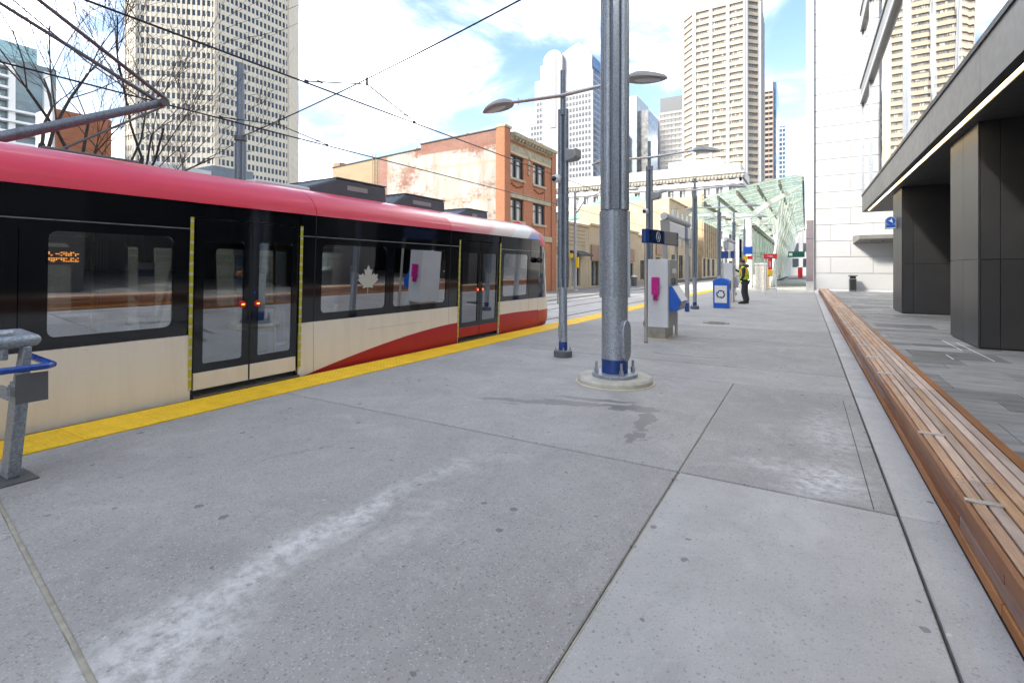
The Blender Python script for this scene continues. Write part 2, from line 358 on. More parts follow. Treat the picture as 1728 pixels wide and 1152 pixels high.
def shared(src, name, parent, off):
    """another piece with the same mesh, moved by off"""
    o = src.copy(); o.name = name; C.objects.link(o); o.parent = parent; o.location = Vector(src.location) + Vector(off); return o
def copy_tree(o, parent=None):
    c = o.copy(); C.objects.link(c); c.parent = parent
    for ch in list(o.children): copy_tree(ch, c)
    return c
def bx(name, mat, parent, *a, bevel=0.0, **k): return MB().box(*a).build(name, mat, parent, bevel=bevel, **k)
def text_mesh(txt, size, thick, mat, name, parent, mtx, align='CENTER'):
    cu = bpy.data.curves.new(name, 'FONT'); cu.body = txt; cu.size = size; cu.extrude = thick; cu.align_x = align; cu.align_y = 'CENTER'
    t = bpy.data.objects.new(name + '_tmp', cu); C.objects.link(t)
    bpy.context.view_layer.update()
    me = bpy.data.meshes.new_from_object(t.evaluated_get(bpy.context.evaluated_depsgraph_get()))
    bpy.data.objects.remove(t)
    me.transform(mtx); me.transform(Matrix.Translation(-ORG[parent.name]))
    me.materials.clear(); me.materials.append(mat)
    o = bpy.data.objects.new(name, me); C.objects.link(o); o.parent = parent; ORG[o.name] = ORG[parent.name]
    return o
FACE_S = Matrix.Rotation(R(90), 4, 'X')                                        # text readable from -Y
FACE_E = Matrix.Rotation(R(90), 4, 'Z') @ Matrix.Rotation(R(90), 4, 'X')       # text readable from +X

# ------------------------------------------------------------------ ground and platform
EDGE = -5.87            # platform edge (track side)
ZR = -0.36              # track level
gr = struct(MB().box(-900, 900, -500, 1500, -3.0, -0.60).build('ground', M_asphalt))
tb = struct(MB().box(-12.35, EDGE - 0.02, -60, 140, -0.62, ZR).build('track_bed', M_track))
for xr in (-6.56, -8.0, -9.9, -11.34):
    r = MB()
    r.box(xr - 0.035, xr + 0.035, -60, 140, ZR - 0.02, ZR + 0.012)
    ro = r.build('rail', M_rail, tb)
    g = MB().box(xr + 0.037, xr + 0.085, -60, 140, ZR - 0.02, ZR + 0.003).build('flangeway', M_joint, tb)
sw = struct(MB().box(-19.0, -12.75, -60, 160, -0.62, -0.262).build('far_sidewalk', M_joint))
kb = struct(MB().box(-12.75, -12.36, -60, 160, -0.62, -0.24).build('kerb', M_gutter))
base_wk = MB().box(-14.3, -12.76, 0, 2.49, -0.27, -0.235).build('paving_slab', M_walk, sw)
base_wk.location.y -= 10
for j in range(-4, 26):
    for i in range(3):
        if i == 0 and j == -4: continue
        shared(base_wk, 'paving_slab', sw, (-1.55 * i, (j + 4) * 2.5, 0))
pb = struct(MB().box(EDGE, 0.70, -30, 130, -0.62, -0.035).build('platform', M_joint))
MB().box(EDGE, EDGE + 0.02, -30, 130, -0.03, -0.002).build('edge_angle', M_coping, pb)
rows = [-6.0, -1.9, 0.93, 3.68, 6.86, 8.02, 11.0, 13.4, 16.2, 19.0, 21.8, 24.6, 27.4, 30.2, 33.0, 36.0, 39.0, 43, 47, 51, 56, 61, 67, 74, 82]
colx = [(-5.25, -0.789, M_slab_dark), (-0.776, 0.466, M_slab_light)]
for a, b in zip(rows[:-1], rows[1:]):
    for x0, x1, m in (colx if a < 6.8 else [(-5.25, 0.466, M_slab_dark)]):
        y0, y1 = a + 0.011, b - 0.011
        sk = 0.055 if a == 0.93 or b == 0.93 else 0
        mb = MB().prism([(x0, y0 + (0.24 if a == 0.93 and x0 < -2 else -0.35 if a == 0.93 else 0)), (x1, y0 - (0.35 if a == 0.93 else 0)), (x1, y1 - (0.35 if b == 0.93 else 0)), (x0, y1 + (0.24 if b == 0.93 and x0 < -2 else -0.35 if b == 0.93 else 0))], -0.05, 0.0)
        mm = m
        if x0 < -2 and a > 12: mm = M_slab_dark
        if x0 > -2 and (a == 3.68 or a > 7): mm = M_slab_dark
        mb.build('slab', mm, pb, bevel=0.006, seg=1)
    MB().box(0.482, 0.70, a + 0.004, b - 0.004, -0.05, -0.002).build('gutter_slab', M_gutter, pb, bevel=0.005, seg=1)
# pale sealant in the wide joints near the camera
def seal(p, q, w=0.018):
    d = (Vector((q[0] - p[0], q[1] - p[1], 0))).normalized(); n_ = Vector((-d.y, d.x, 0)) * w / 2
    k = 26; mb = MB(); up = []; lo = []
    for i in range(k + 1):
        t = i / k; x = p[0] + (q[0] - p[0]) * t; y = p[1] + (q[1] - p[1]) * t
        j = 0.75 + 0.5 * random.random()
        up.append((x + n_.x * j, y + n_.y * j)); lo.append((x - n_.x * j, y - n_.y * j))
    for i in range(k):
        mb.prism([lo[i], lo[i + 1], up[i + 1], up[i]], -0.034, -0.011)
    return mb.build('joint_sealant', M_sealant, pb)
seal((-5.2, 3.675), (-0.79, 3.675), 0.012); seal((-0.7825, 3.7), (-0.7825, 6.85), 0.008); seal((-5.2, 1.17), (-0.79, 0.58), 0.024); seal((-0.7825, -1.8), (-0.7825, 3.66), 0.006)
seal((-0.77, 6.86), (0.46, 6.86), 0.012)
# fine repair line and patched panel edge on the light slab
MB().box(0.352, 0.358, 3.70, 6.6, -0.002, 0.0012).build('patch_seam', M_joint, pb)
# tactile warning tiles: one moulded tile with truncated domes, repeated along the edge
def tactile_tile(y0):
    mb = MB(); x0, x1, L = EDGE + 0.02, -5.262, 0.60
    mb.box(x0, x1, y0 + 0.003, y0 + L - 0.003, -0.04, 0.004)
    for i in range(9):
        for j in range(9):
            cx, cy = x0 + 0.035 + i * (x1 - x0 - 0.07) / 8, y0 + 0.035 + j * (L - 0.07) / 8
            mb.lathe([(0.014, 0.0035), (0.010, 0.0085)], (cx, cy, 0), 6)
    return mb.build('tactile_tile', M_yellow, pb)
t0 = tactile_tile(-4.2)
for i in range(1, 120): shared(t0, 'tactile_tile', pb, (0, i * 0.60, 0))

# small flush things in the platform
mh = thing('manhole_cover', 'round metal access cover set flush in the platform beyond the ticket machine', 'manhole cover', (-2.07, 14.32, 0))
MB().lathe([(0.34, -0.01), (0.34, 0.006), (0.30, 0.007)], (-2.07, 14.32, 0), 32).build('frame', M_dkgrey, mh)
cv = MB().lathe([(0.29, -0.01), (0.29, 0.010)], (-2.07, 14.32, 0), 32).build('lid', M_rail, mh)
rb = MB()
for i in range(-3, 4): rb.box(-2.07 - 0.22, -2.07 + 0.22, 14.32 + i * 0.07 - 0.012, 14.32 + i * 0.07 + 0.012, 0.010, 0.014)
rb.build('tread_rib', M_rail, cv)
cpt = MB()
pl = [( -1.75 + 0.55 * math.cos(a) * (1.0), 8.75 + 0.13 * math.sin(a)) for a in [2 * math.pi * i / 28 for i in range(28)]]
cpt.prism(pl, -0.004, 0.005)
tag(cpt.build('cable_pit_cover', M_slab_dark), 'long oval grey cover plate flush in the concrete right of the big pole', 'cover plate')

# plaza paving of grey stone behind the bench
pz = struct(MB().box(0.70, 40, -30, 41, -0.62, -0.035).build('plaza', M_joint))
cache = {}
def paver(x0, x1, y0, y1):
    k = (round(x1 - x0, 3), round(y1 - y0, 3))
    if k not in cache:
        cache[k] = (MB().box(x0 + 0.004, x1 - 0.004, y0 + 0.004, y1 - 0.004, -0.05, 0.0).build('paver', M_paver, pz, bevel=0.004, seg=1), x0, y0)
        return cache[k][0]
    s_, sx, sy = cache[k]
    return shared(s_, 'paver', pz, (x0 - sx, y0 - sy, random.uniform(-0.003, 0.002)))
far = MB(); npv = 0
y = -1.2; k = 0
while y < 40.9:
    d = (0.60, 0.42, 0.60, 0.9)[k % 4]
    x = 1.16 - (0.0, 0.55, 0.25, 0.8)[k % 4]; L = 1.2
    while x < 15.0:
        a, b = max(x, 1.16), min(x + L, 15.0)
        if b - a > 0.05:
            if a < 4.6 and npv < 290 and y > 1.5: paver(a, b, y, y + d); npv += 1
            else: far.box(a + 0.004, b - 0.004, y + 0.004, y + d - 0.004, -0.05, random.uniform(-0.002, 0.001))
        x += L
    y += d; k += 1
far.build('paver_field', M_paver, pz, stuff=True)

# ------------------------------------------------------------------ timber bench
bn = thing('bench', 'long low timber slat bench with weathered top running along the platform edge of the plaza', 'bench', (0.93, 15, 0))
BY0, BY1, SEG, BZ = -2.2, 33.2, 2.95, 0.27
nseg = int((BY1 - BY0) / SEG)
sw_ = 0.0525; gp = 0.0105
first = {}
def bpiece(key, name, mat, x0, x1, y0, y1, z0, z1, bv=0.004):
    if key in first:
        s_, yy = first[key]; return shared(s_, name, bn, (0, y0 - yy, 0))
    o = MB().box(x0, x1, y0 + 0.003, y1 - 0.003, z0, z1).build(name, mat, bn, bevel=bv, seg=1)
    first[key] = (o, y0); return o
for k in range(7):
    x0 = 0.725 + k * (sw_ + gp)
    off = (0.0, 0.0, 0.0, -0.35, -0.35, -0.35, -0.35)[k]
    for j in range(nseg + 1):
        ya = BY0 + j * SEG + off
        bpiece(('s', k), 'slat', M_wood_edge if k == 6 else M_wood_top, x0, x0 + sw_, ya, ya + SEG, BZ - 0.035, BZ)
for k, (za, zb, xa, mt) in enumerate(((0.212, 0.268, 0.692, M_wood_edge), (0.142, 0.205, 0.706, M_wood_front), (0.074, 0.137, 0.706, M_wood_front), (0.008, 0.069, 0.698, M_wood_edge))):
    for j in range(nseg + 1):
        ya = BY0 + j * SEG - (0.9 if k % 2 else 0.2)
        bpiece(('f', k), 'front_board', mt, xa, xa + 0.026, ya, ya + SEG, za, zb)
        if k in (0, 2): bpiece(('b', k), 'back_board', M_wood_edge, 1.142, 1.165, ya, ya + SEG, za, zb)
cr = MB().box(0.74, 1.13, BY0, BY1, 0.0, 0.228).build('core', M_black, bn)
scr = MB()
for k in range(7):
    x0 = 0.725 + k * (sw_ + gp) + sw_ / 2
    for j in range(nseg + 1):
        for e in (0.06, SEG / 2, SEG - 0.06):
            yy = BY0 + j * SEG + e + (-0.35 if k > 2 else 0); scr.cyl((x0, yy, BZ - 0.003), (x0, yy, BZ + 0.0012), 0.005, n=6)
scr.build('screw_heads', M_dkgrey, bn, stuff=True)
sk = None
for yv in (3.37, 4.59, 6.98, 8.19, 9.43, 10.71, 11.95, 13.2, 14.4, 16.8, 18.0, 20.4, 22.8):
    if sk is None: sk = MB().box(0.70, 0.848, yv - 0.018, yv + 0.018, BZ - 0.004, BZ + 0.010).build('skate_stopper', M_steel, bn, bevel=0.004); sky_ = yv
    else: shared(sk, 'skate_stopper', bn, (0, yv - sky_, 0))

# ------------------------------------------------------------------ light-rail train
def cream_paint():
    m, nt, b = newmat('train_cream_paint'); p = pos(nt)
    st = noise(nt, scl(nt, p, (6, 6, 0.7)), 1.0, 6, 0.65); sp = noise(nt, p, 9, 5, 0.75)
    c = mixc(nt, rng(nt, st, 0.45, 0.75, 0, 0.28), (0.80, 0.735, 0.64), (0.55, 0.46, 0.36))
    c = mixc(nt, rng(nt, sp, 0.66, 0.74, 0, 0.35), c, (0.42, 0.36, 0.29))
    nt.links.new(c, b.inputs['Base Color']); b.inputs['Roughness'].default_value = 0.38; b.inputs['Coat Weight'].default_value = 0.25
    return m
M_cream = cream_paint()
M_tred = S('train_red_paint', (0.42, 0.010, 0.016), 0.4, var=0.04, coat=0.1, rv=0.01)
M_pink = S('train_red_roof', (0.70, 0.032, 0.065), 0.42, var=0.03, coat=0.3, rv=0.01)
M_tblack = S('train_black_gloss', (0.006, 0.007, 0.009), 0.07, var=0.1, coat=0.6, rv=0.01)
M_tglass = glassmix('train_window_glass', (0.91, 0.93, 0.92), 1.8, 0.015, 0.38)
M_dglass = glassmix('train_door_glass', (0.82, 0.85, 0.85), 1.8, 0.02, 0.26)
M_rubber = S('rubber_seal', (0.012, 0.012, 0.012), 0.7)
M_hvac = S('roof_unit_paint', (0.10, 0.115, 0.13), 0.5, 0.2, var=0.15, bp=0.1)
M_inner = S('train_interior_panel', (0.66, 0.66, 0.63), 0.5)
M_seat = S('seat_fabric', (0.03, 0.05, 0.12), 0.8)
M_brownish = S('seam_shadow', (0.35, 0.29, 0.23), 0.7)
M_under = S('underframe', (0.02, 0.02, 0.02), 0.8)
M_decal = S('frosted_decal', (0.50, 0.48, 0.44), 0.6, var=0.04)
E_amber = emit('amber_led', (1.0, 0.33, 0.03), 0.5)
E_redled = emit('red_led', (1.0, 0.03, 0.02), 0.5)
def strip_mat():
    m, nt, b = newmat('door_edge_tape')
    p = pos(nt); s_ = nd(nt, 'ShaderNodeSeparateXYZ', {0: p})
    a = mth(nt, 'FRACT', mth(nt, 'MULTIPLY', s_.outputs['Z'], 8.5))
    c = mixc(nt, mth(nt, 'GREATER_THAN', a, 0.74), (0.62, 0.55, 0.02), (0.66, 0.64, 0.68))
    d = mth(nt, 'FRACT', mth(nt, 'MULTIPLY', mth(nt, 'ADD', s_.outputs['Z'], s_.outputs['Y']), 44.0))
    c = mixc(nt, mth(nt, 'MULTIPLY', mth(nt, 'LESS_THAN', d, 0.35), 0.85), c, (0.12, 0.11, 0.04))
    nt.links.new(c, b.inputs['Base Color']); b.inputs['Roughness'].default_value = 0.35
    return m
M_strip = strip_mat()
TX, HW = -5.95, 1.33                # near side face, half width
TC = TX - HW; TXF = TX - 2 * HW
TY0, TY1, TYN = -9.0, 11.40, 12.42  # tail (out of frame), cab corner, nose tip
train = thing('light_rail_train', 'cream, black and red light rail train with red roof standing at the platform', 'train', (TC, 2, -0.36))
Z_BOT, Z_BLK, Z_ROOF = -0.02, 0.71, 2.19
doors = [(-4.4, -3.0), (2.98, 4.36), (7.98, 9.48)]
wins = [(-7.6, -5.2), (-2.4, -0.55), (-0.2, 1.35), (1.75, 2.79), (4.72, 5.98), (6.16, 7.56), (9.66, 10.80)]
WZ0, WZ1 = 0.82, 1.80
def wall_x(sign): return TX if sign > 0 else TXF
def flare(z): return max(0.0, z - Z_BLK) * 0.047      # the sides lean outwards above the waistline
def sbox(mb, sign, d0, d1, y0, y1, z0, z1):
    """box on a side wall; d = depth inwards from the skin"""
    xa, xb = (TX - d1, TX - d0) if sign > 0 else (TXF + d0, TXF + d1)
    a, b = flare(z0) * sign, flare(z1) * sign
    mb.add([(xa + a, y0, z0), (xb + a, y0, z0), (xb + a, y1, z0), (xa + a, y1, z0), (xa + b, y0, z1), (xb + b, y0, z1), (xb + b, y1, z1), (xa + b, y1, z1)],
           [(0, 3, 2, 1), (4, 5, 6, 7), (0, 1, 5, 4), (1, 2, 6, 5), (2, 3, 7, 6), (3, 0, 4, 7)])
def rrect_frame(mb, sign, d0, d1, y0, y1, z0, z1, Y0, Y1, Z0, Z1, r=0.07):
    """panel with a round-cornered opening (outer rectangle Y0..Z1, hole y0..z1)"""
    n = 5; hole = []; outer = []
    for cy, cz, a0, oy, oz in ((y1 - r, z1 - r, 0, Y1, Z1), (y0 + r, z1 - r, 90, Y0, Z1), (y0 + r, z0 + r, 180, Y0, Z0), (y1 - r, z0 + r, 270, Y1, Z0)):
        for i in range(n):
            a = R(a0 + 90 * i / (n - 1)); hole.append((cy + r * math.cos(a), cz + r * math.sin(a)))
            if i < n // 2: outer.append((oy, cz + r * math.sin(a)) if a0 in (0, 180) else (cy + r * math.cos(a), oz))
            elif i == n // 2: outer.append((oy, oz))
            else: outer.append((cy + r * math.cos(a), oz) if a0 in (0, 180) else (oy, cz + r * math.sin(a)))
    xa, xb = (TX - d0, TX - d1) if sign > 0 else (TXF + d0, TXF + d1)
    fl_ = lambda q: flare(q[1]) * sign
    m = len(hole); vs_ = [(xa + fl_(p), p[0], p[1]) for p in hole] + [(xa + fl_(p), p[0], p[1]) for p in outer] + [(xb + fl_(p), p[0], p[1]) for p in hole] + [(xb + fl_(p), p[0], p[1]) for p in outer]
    fs = []
    for i in range(m):
        j = (i + 1) % m
        fs += [(i, j, m + j, m + i), (2 * m + j, 2 * m + i, 3 * m + i, 3 * m + j), (j, i, 2 * m + i, 2 * m + j)]
    mb.add(vs_, fs)
for sign in (1, -1):
    # lower panels between the doors
    ys = [TY0] + [v for d in doors for v in d] + [TY1]
    for a, b in zip(ys[0::2], ys[1::2]):
        mb = MB(); sbox(mb, sign, 0.0, 0.06, a + 0.012, b - 0.004, Z_BOT, Z_BLK)
        lp = mb.build('lower_panel', M_cream, train, bevel=0.006)
        up = MB()
        sbox(up, sign, 0.0, 0.06, a + 0.012, b - 0.004, 1.905, Z_ROOF)
        sbox(up, sign, 0.001, 0.06, a + 0.012, b - 0.004, 1.80, 1.893)
        sbox(up, sign, 0.001, 0.06, a + 0.012, b - 0.004, Z_BLK + 0.004, WZ0)
        seq = sorted([w for w in wins if w[0] >= a and w[1] <= b]); cur = a + 0.012
        for i, (wa, wb) in enumerate(seq):
            lim = seq[i + 1][0] if i + 1 < len(seq) else None
            nxt = (wb + lim) / 2 if lim is not None else b - 0.004
            rrect_frame(up, sign, 0.001, 0.05, wa, wb, WZ0, WZ1, cur, nxt - 0.003, WZ0 - 0.0005, WZ1 + 0.0005)
            cur = nxt + 0.003
        if not seq: sbox(up, sign, 0.001, 0.06, a + 0.012, b - 0.004, WZ0, WZ1)
        up.build('window_band', M_tblack, train)
        gl = MB(); sbox(gl, sign, 0.004, 0.02, a + 0.012, b - 0.004, 1.893, 1.905); gl.build('drip_line', M_steel, train)
    for wa, wb in wins:
        mb = MB(); sbox(mb, sign, 0.012, 0.018, wa - 0.02, wb + 0.02, WZ0 - 0.02, WZ1 + 0.02)
        mb.build('window', M_tglass, train)
    for da, db in doors:
        mid = (da + db) / 2
        fr = MB(); sbox(fr, sign, 0.03, 0.07, da + 0.0, da + 0.03, 0.0, 2.04); sbox(fr, sign, 0.03, 0.07, db - 0.03, db, 0.0, 2.04)
        sbox(fr, sign, 0.02, 0.07, da, db, 2.03, Z_ROOF)
        fr.build('door_frame', M_tblack, train)
        for y0, y1 in ((da + 0.035, mid - 0.012), (mid + 0.012, db - 0.035)):
            lf = MB()
            rrect_frame(lf, sign, 0.015, 0.05, y0 + 0.10, y1 - 0.07, 0.36, 1.78, y0, y1, 0.27, 2.02, 0.03)
            dl = lf.build('door_leaf', M_tblack, train)
            g = MB(); sbox(g, sign, 0.028, 0.034, y0 + 0.09, y1 - 0.06, 0.35, 1.79); g.build('pane', M_dglass, dl)
            k = MB(); sbox(k, sign, 0.012, 0.05, y0, y1, 0.075, 0.268)
            k.build('kick_panel', M_tred if (da > 5 or da < -2) else M_cream, dl, bevel=0.004)
            yb = y1 - 0.085 if y0 < mid - 0.1 and y1 < mid else y0 + 0.085
            x = wall_x(sign) + flare(1.02) * sign; sg = 1 if sign > 0 else -1
            bt = MB().cyl((x - sg * 0.014, yb, 1.02), (x + sg * 0.012, yb, 1.02), 0.043, 0.038, 16).build('open_button', M_red, dl, smooth=True)
            MB().box(x + sg * 0.0121 - 0.002, x + sg * 0.0121 + 0.002, yb - 0.018, yb + 0.018, 1.012, 1.028).build('button_light', E_amber, bt)
        st = MB(); sbox(st, sign, 0.010, 0.0148, mid + 0.02, mid + 0.095, 1.08, 1.20); st2 = st.build('sticker', M_white, train)
        sbp = MB(); sbox(sbp, sign, 0.0082, 0.0098, mid + 0.042, mid + 0.072, 1.125, 1.18); sbp.build('printed_mark', M_navy, st2)
        sb = MB(); sbox(sb, sign, 0.022, 0.06, mid - 0.011, mid + 0.011, 0.075, 2.02); sb.build('rubber_edge', M_rubber, train)
        for y0 in (da - 0.028, db - 0.004):
            s_ = MB(); sbox(s_, sign, -0.006, 0.008, y0, y0 + 0.034, 0.09 if y0 < mid else 0.12, 2.03); s_.build('door_edge_strip', M_strip, train)
        th_ = MB(); sbox(th_, sign, -0.02, 0.05, da, db, -0.03, 0.012); th_.build('threshold', M_under, train)
        tl = MB(); sbox(tl, sign, -0.028, -0.0205, da + 0.02, db - 0.02, -0.008, 0.012); tl.build('threshold_trim', M_steel, train)
# red swoosh on the flank (a thin raised film on each side)
def swoosh(sign, pts_top, ya, yb):
    mb = MB(); x = wall_x(sign); xo = x + 0.0025 * sign
    n = len(pts_top)
    poly = [(y, z) for y, z in pts_top] + [(yb, Z_BOT + 0.002), (ya, Z_BOT + 0.002)]
    mb.ext(poly, 'x', min(x - sign * 0.003, xo), max(x - sign * 0.003, xo))
    return mb.build('red_stripe', M_tred, train)
def swz(y): 
    t = min(1, max(0, (y - 4.42) / 3.6)); return Z_BOT + 0.41 * (1 - (1 - t) ** 1.7)
for sg in (1, -1):
    swoosh(sg, [(4.42 + 3.535 * i / 14, swz(4.42 + 3.535 * i / 14)) for i in range(15)], 4.42, 7.955)
    swoosh(sg, [(9.505, 0.42), (10.2, 0.425), (11.385, 0.405)], 9.505, 11.385)
# panel seams
for y in (4.60, 7.67, -0.38, 1.2, 10.9):
    sm_ = MB(); sbox(sm_, 1, -0.0015, 0.01, y - 0.006, y + 0.006, Z_BLK + 0.01, 2.185); sm_.build('panel_seam', M_rubber, train)
    MB().box(TX - 0.01, TX + 0.001, y - 0.003, y + 0.003, Z_BOT + 0.01, Z_BLK - 0.01).build('panel_seam', M_brownish, train)
for y0, y1, z in ((5.6, 6.9, 0.50), (6.35, 6.95, 0.30)):
    MB().box(TX - 0.01, TX + 0.001, y0, y1, z, z + 0.004).build('hatch_line', M_midgrey, train)
# roof shells
def roof_prof(k=1.0, dz=0.0):
    pts = []
    for i in range(0, 19):
        a = math.pi * i / 18; cx = math.cos(a); sx = math.sin(a)
        pts.append((TC + (HW + 0.075) * k * math.copysign(abs(cx) ** 0.7, cx), 2.195 + (0.50 + dz) * sx ** 1.0))
    return pts
def roof_paint():
    """red roof shading to pale lilac and white towards the cab (sky reflection painted in)"""
    m, nt, b = newmat('train_roof_sky_reflection')
    p = pos(nt); s_ = nd(nt, 'ShaderNodeSeparateXYZ', {0: p})
    sl_ = mth(nt, 'ADD', s_.outputs['Y'], mth(nt, 'MULTIPLY', s_.outputs['Z'], -1.6))
    c = mixc(nt, rng(nt, sl_, 4.4, 5.0), (0.70, 0.06, 0.10), (0.66, 0.22, 0.20))
    c = mixc(nt, rng(nt, sl_, 5.4, 5.6), c, (0.66, 0.50, 0.44))
    c = mixc(nt, rng(nt, sl_, 6.4, 6.45), c, (0.62, 0.62, 0.60))
    c = mixc(nt, rng(nt, sl_, 7.2, 7.25), c, (0.55, 0.25, 0.22))
    c = mixc(nt, mth(nt, 'MULTIPLY', rng(nt, sl_, 7.2, 7.25), rng(nt, s_.outputs['Z'], 2.36, 2.33)), c, (0.15, 0.2, 0.5))
    nt.links.new(c, b.inputs['Base Color']); b.inputs['Roughness'].default_value = 0.28; b.inputs['Coat Weight'].default_value = 0.6
    return m
M_roof_reflection = roof_paint()  # pale front tones put the reflected sky into the roof colour
for a, b, m in ((TY0, -0.385, M_pink), (-0.375, 4.595, M_pink), (4.605, 7.665, M_pink), (7.675, TY1, M_roof_reflection)):
    MB().ext(roof_prof(), 'y', a, b).build('roof_shell', m, train, smooth=True)
# cab nose, three lofted zones
def nose_ring(y, hw, z0, z1, zr=0.0, n=9):
    ring = []
    for i in range(n):
        t = -1 + 2 * i / (n - 1); ring.append((TC + hw * t, y, z0))
    return ring
def nose(name, z0, z1, mat, secs):
    """secs: at (z fraction) list of (half width, tip y) ; plan outline is a rounded rectangle"""
    rings = []
    for z, hw, tip in secs:
        pts = []
        for i in range(21):
            ph = math.pi * i / 20; cx_ = -math.cos(ph); sx_ = math.sin(ph)
            pts.append((TC + hw * math.copysign(abs(cx_) ** 0.5, cx_), TY1 + 0.004 + (tip - TY1) * sx_ ** 0.62, z))
        rings.append(pts)
    return MB().loft(rings).build(name, mat, train, smooth=True)
nose('nose_skirt', 0, 0, M_tred, [(-0.02, 1.30, 12.42), (0.15, 1.33, 12.52), (0.385, 1.332, 12.54)])
nose('nose_panel', 0, 0, M_cream, [(0.389, 1.331, 12.54), (0.60, 1.331, 12.50), (0.708, 1.33, 12.45)])
nose('windscreen', 0, 0, M_tblack, [(0.712, 1.328, 12.44), (1.2, 1.345, 12.36), (1.7, 1.36, 12.24), (2.05, 1.365, 12.10)])
nose('nose_cap', 0, 0, M_pink, [(2.055, 1.38, 12.14), (2.18, 1.38, 12.10), (2.36, 1.33, 12.0), (2.55, 1.05, 11.85), (2.70, 0.75, 11.7)])
nose('cab_bulkhead', 0, 0, M_black, [(0.0, 1.25, TY1 + 0.01), (2.1, 1.25, TY1 + 0.01)])
MB().lathe([(0.0, 0.0), (0.07, 0.015), (0.085, 0.07), (0.07, 0.13), (0.0, 0.15)], (TX + 0.13, 11.25, 1.60), 16).build('side_camera', M_black, train, smooth=True)
MB().cyl((TX - 0.02, 11.25, 1.675), (TX + 0.11, 11.25, 1.675), 0.02).build('camera_arm', M_black, train)
for sgn in (-1, 1):
    MB().lathe([(0.10, 0.0), (0.08, 0.03)], (TC + sgn * 0.8, 12.30, 0.52), 16).build('headlight', M_white, train, smooth=True)
# floor, ceiling, seats, grab poles, screens
MB().box(TXF + 0.06, TX - 0.06, TY0, TY1, -0.03, 0.0).build('floor', M_inner, train)
MB().box(TXF + 0.07, TX - 0.07, TY0, TY1, 2.02, 2.06).build('ceiling', M_inner, train)
MB().box(TXF + 0.07, TX - 0.07, TY0 - 0.05, TY0, 0, 2.18).build('end_wall', M_inner, train)
MB().box(TXF + 0.12, TX - 0.12, TY0, 11.9, -0.34, -0.035).build('underframe', M_under, train)
for yy in (-1.9, 0.2, 5.0, 6.6):
    for xs in (TX - 0.62, TXF + 0.10):
        s_ = MB().box(xs, xs + 0.5, yy, yy + 0.46, 0.36, 0.46).box(xs, xs + 0.5, yy, yy + 0.08, 0.46, 1.02).box(xs + 0.1, xs + 0.4, yy + 0.1, yy + 0.36, 0.0, 0.36)
        s_.build('seat', M_seat, train, bevel=0.03)
for yy in (-2.5, 1.4, 2.4, 4.6, 6.1, 7.7, 9.55):
    MB().cyl((TC + 0.45, yy, 0), (TC + 0.45, yy, 2.03), 0.017, n=10).build('grab_pole', M_yel, train, smooth=True)
    MB().box(TC + 0.5, TX - 0.08, yy - 0.015, yy + 0.015, 0.15, 1.75).build('draught_screen', M_dglass, train)
def led(y0, z0, rows_, cols, m, par, sp=0.018, seed=1):
    rnd = random.Random(seed); mb = MB()
    for r in range(rows_):
        for c in range(cols):
            if rnd.random() < 0.62 and r != rows_ // 2:
                mb.box(TX - 0.162, TX - 0.158, y0 + c * sp, y0 + c * sp + 0.011, z0 + r * 0.014, z0 + r * 0.014 + 0.009)
    return mb.build('lit_dots', m, par)
for (ya, yb, z, m, sd) in ((6.78, 7.22, 1.60, E_amber, 3), (1.72, 2.05, 1.52, E_amber, 5), (6.38, 6.52, 1.60, E_redled, 8)):
    p_ = MB().box(TX - 0.20, TX - 0.163, ya - 0.04, yb + 0.04, z - 0.03, z + 0.14).build('display', M_black, train)
    led(ya, z, 7, int((yb - ya) / 0.018), m, p_, seed=sd)
# interior notice beside the window, maple-leaf decal on the glass
MB().box(TX - 0.13, TX - 0.125, 2.52, 2.68, 0.95, 1.52).build('notice_board', M_white, train)
MB().box(TX - 0.1245, TX - 0.1225, 2.525, 2.675, 1.37, 1.45).build('notice_header', M_bluep, train)
leaf = [(0, -1.0), (0.03, -0.55), (0.45, -0.62), (0.40, -0.45), (0.92, -0.02), (0.78, 0.06), (0.86, 0.36), (0.58, 0.30), (0.50, 0.44), (0.26, 0.18), (0.36, 0.72), (0.19, 0.64), (0, 1.0)]
pts = [(x, z) for x, z in leaf] + [(-x, z) for x, z in leaf[-2:0:-1]] + [(-0.03, -0.55), (-0.03, -1.0)]
mb = MB(); cy, cz, sc = 5.60, 1.29, 0.235
cen = len(pts)
vs_ = [(TX - 0.008 + flare(cz + z * sc * 0.95), cy + x * sc, cz + z * sc * 0.95) for x, z in pts] + [(TX - 0.008 + flare(cz), cy, cz)]
mb.add(vs_, [(i, (i + 1) % cen, cen) for i in range(cen)])
vs2 = [(v[0] - 0.0035, v[1], v[2]) for v in vs_]
mb.add(vs2, [((i + 1) % cen, i, cen) for i in range(cen)])
mb.build('maple_leaf_decal', M_decal, train)
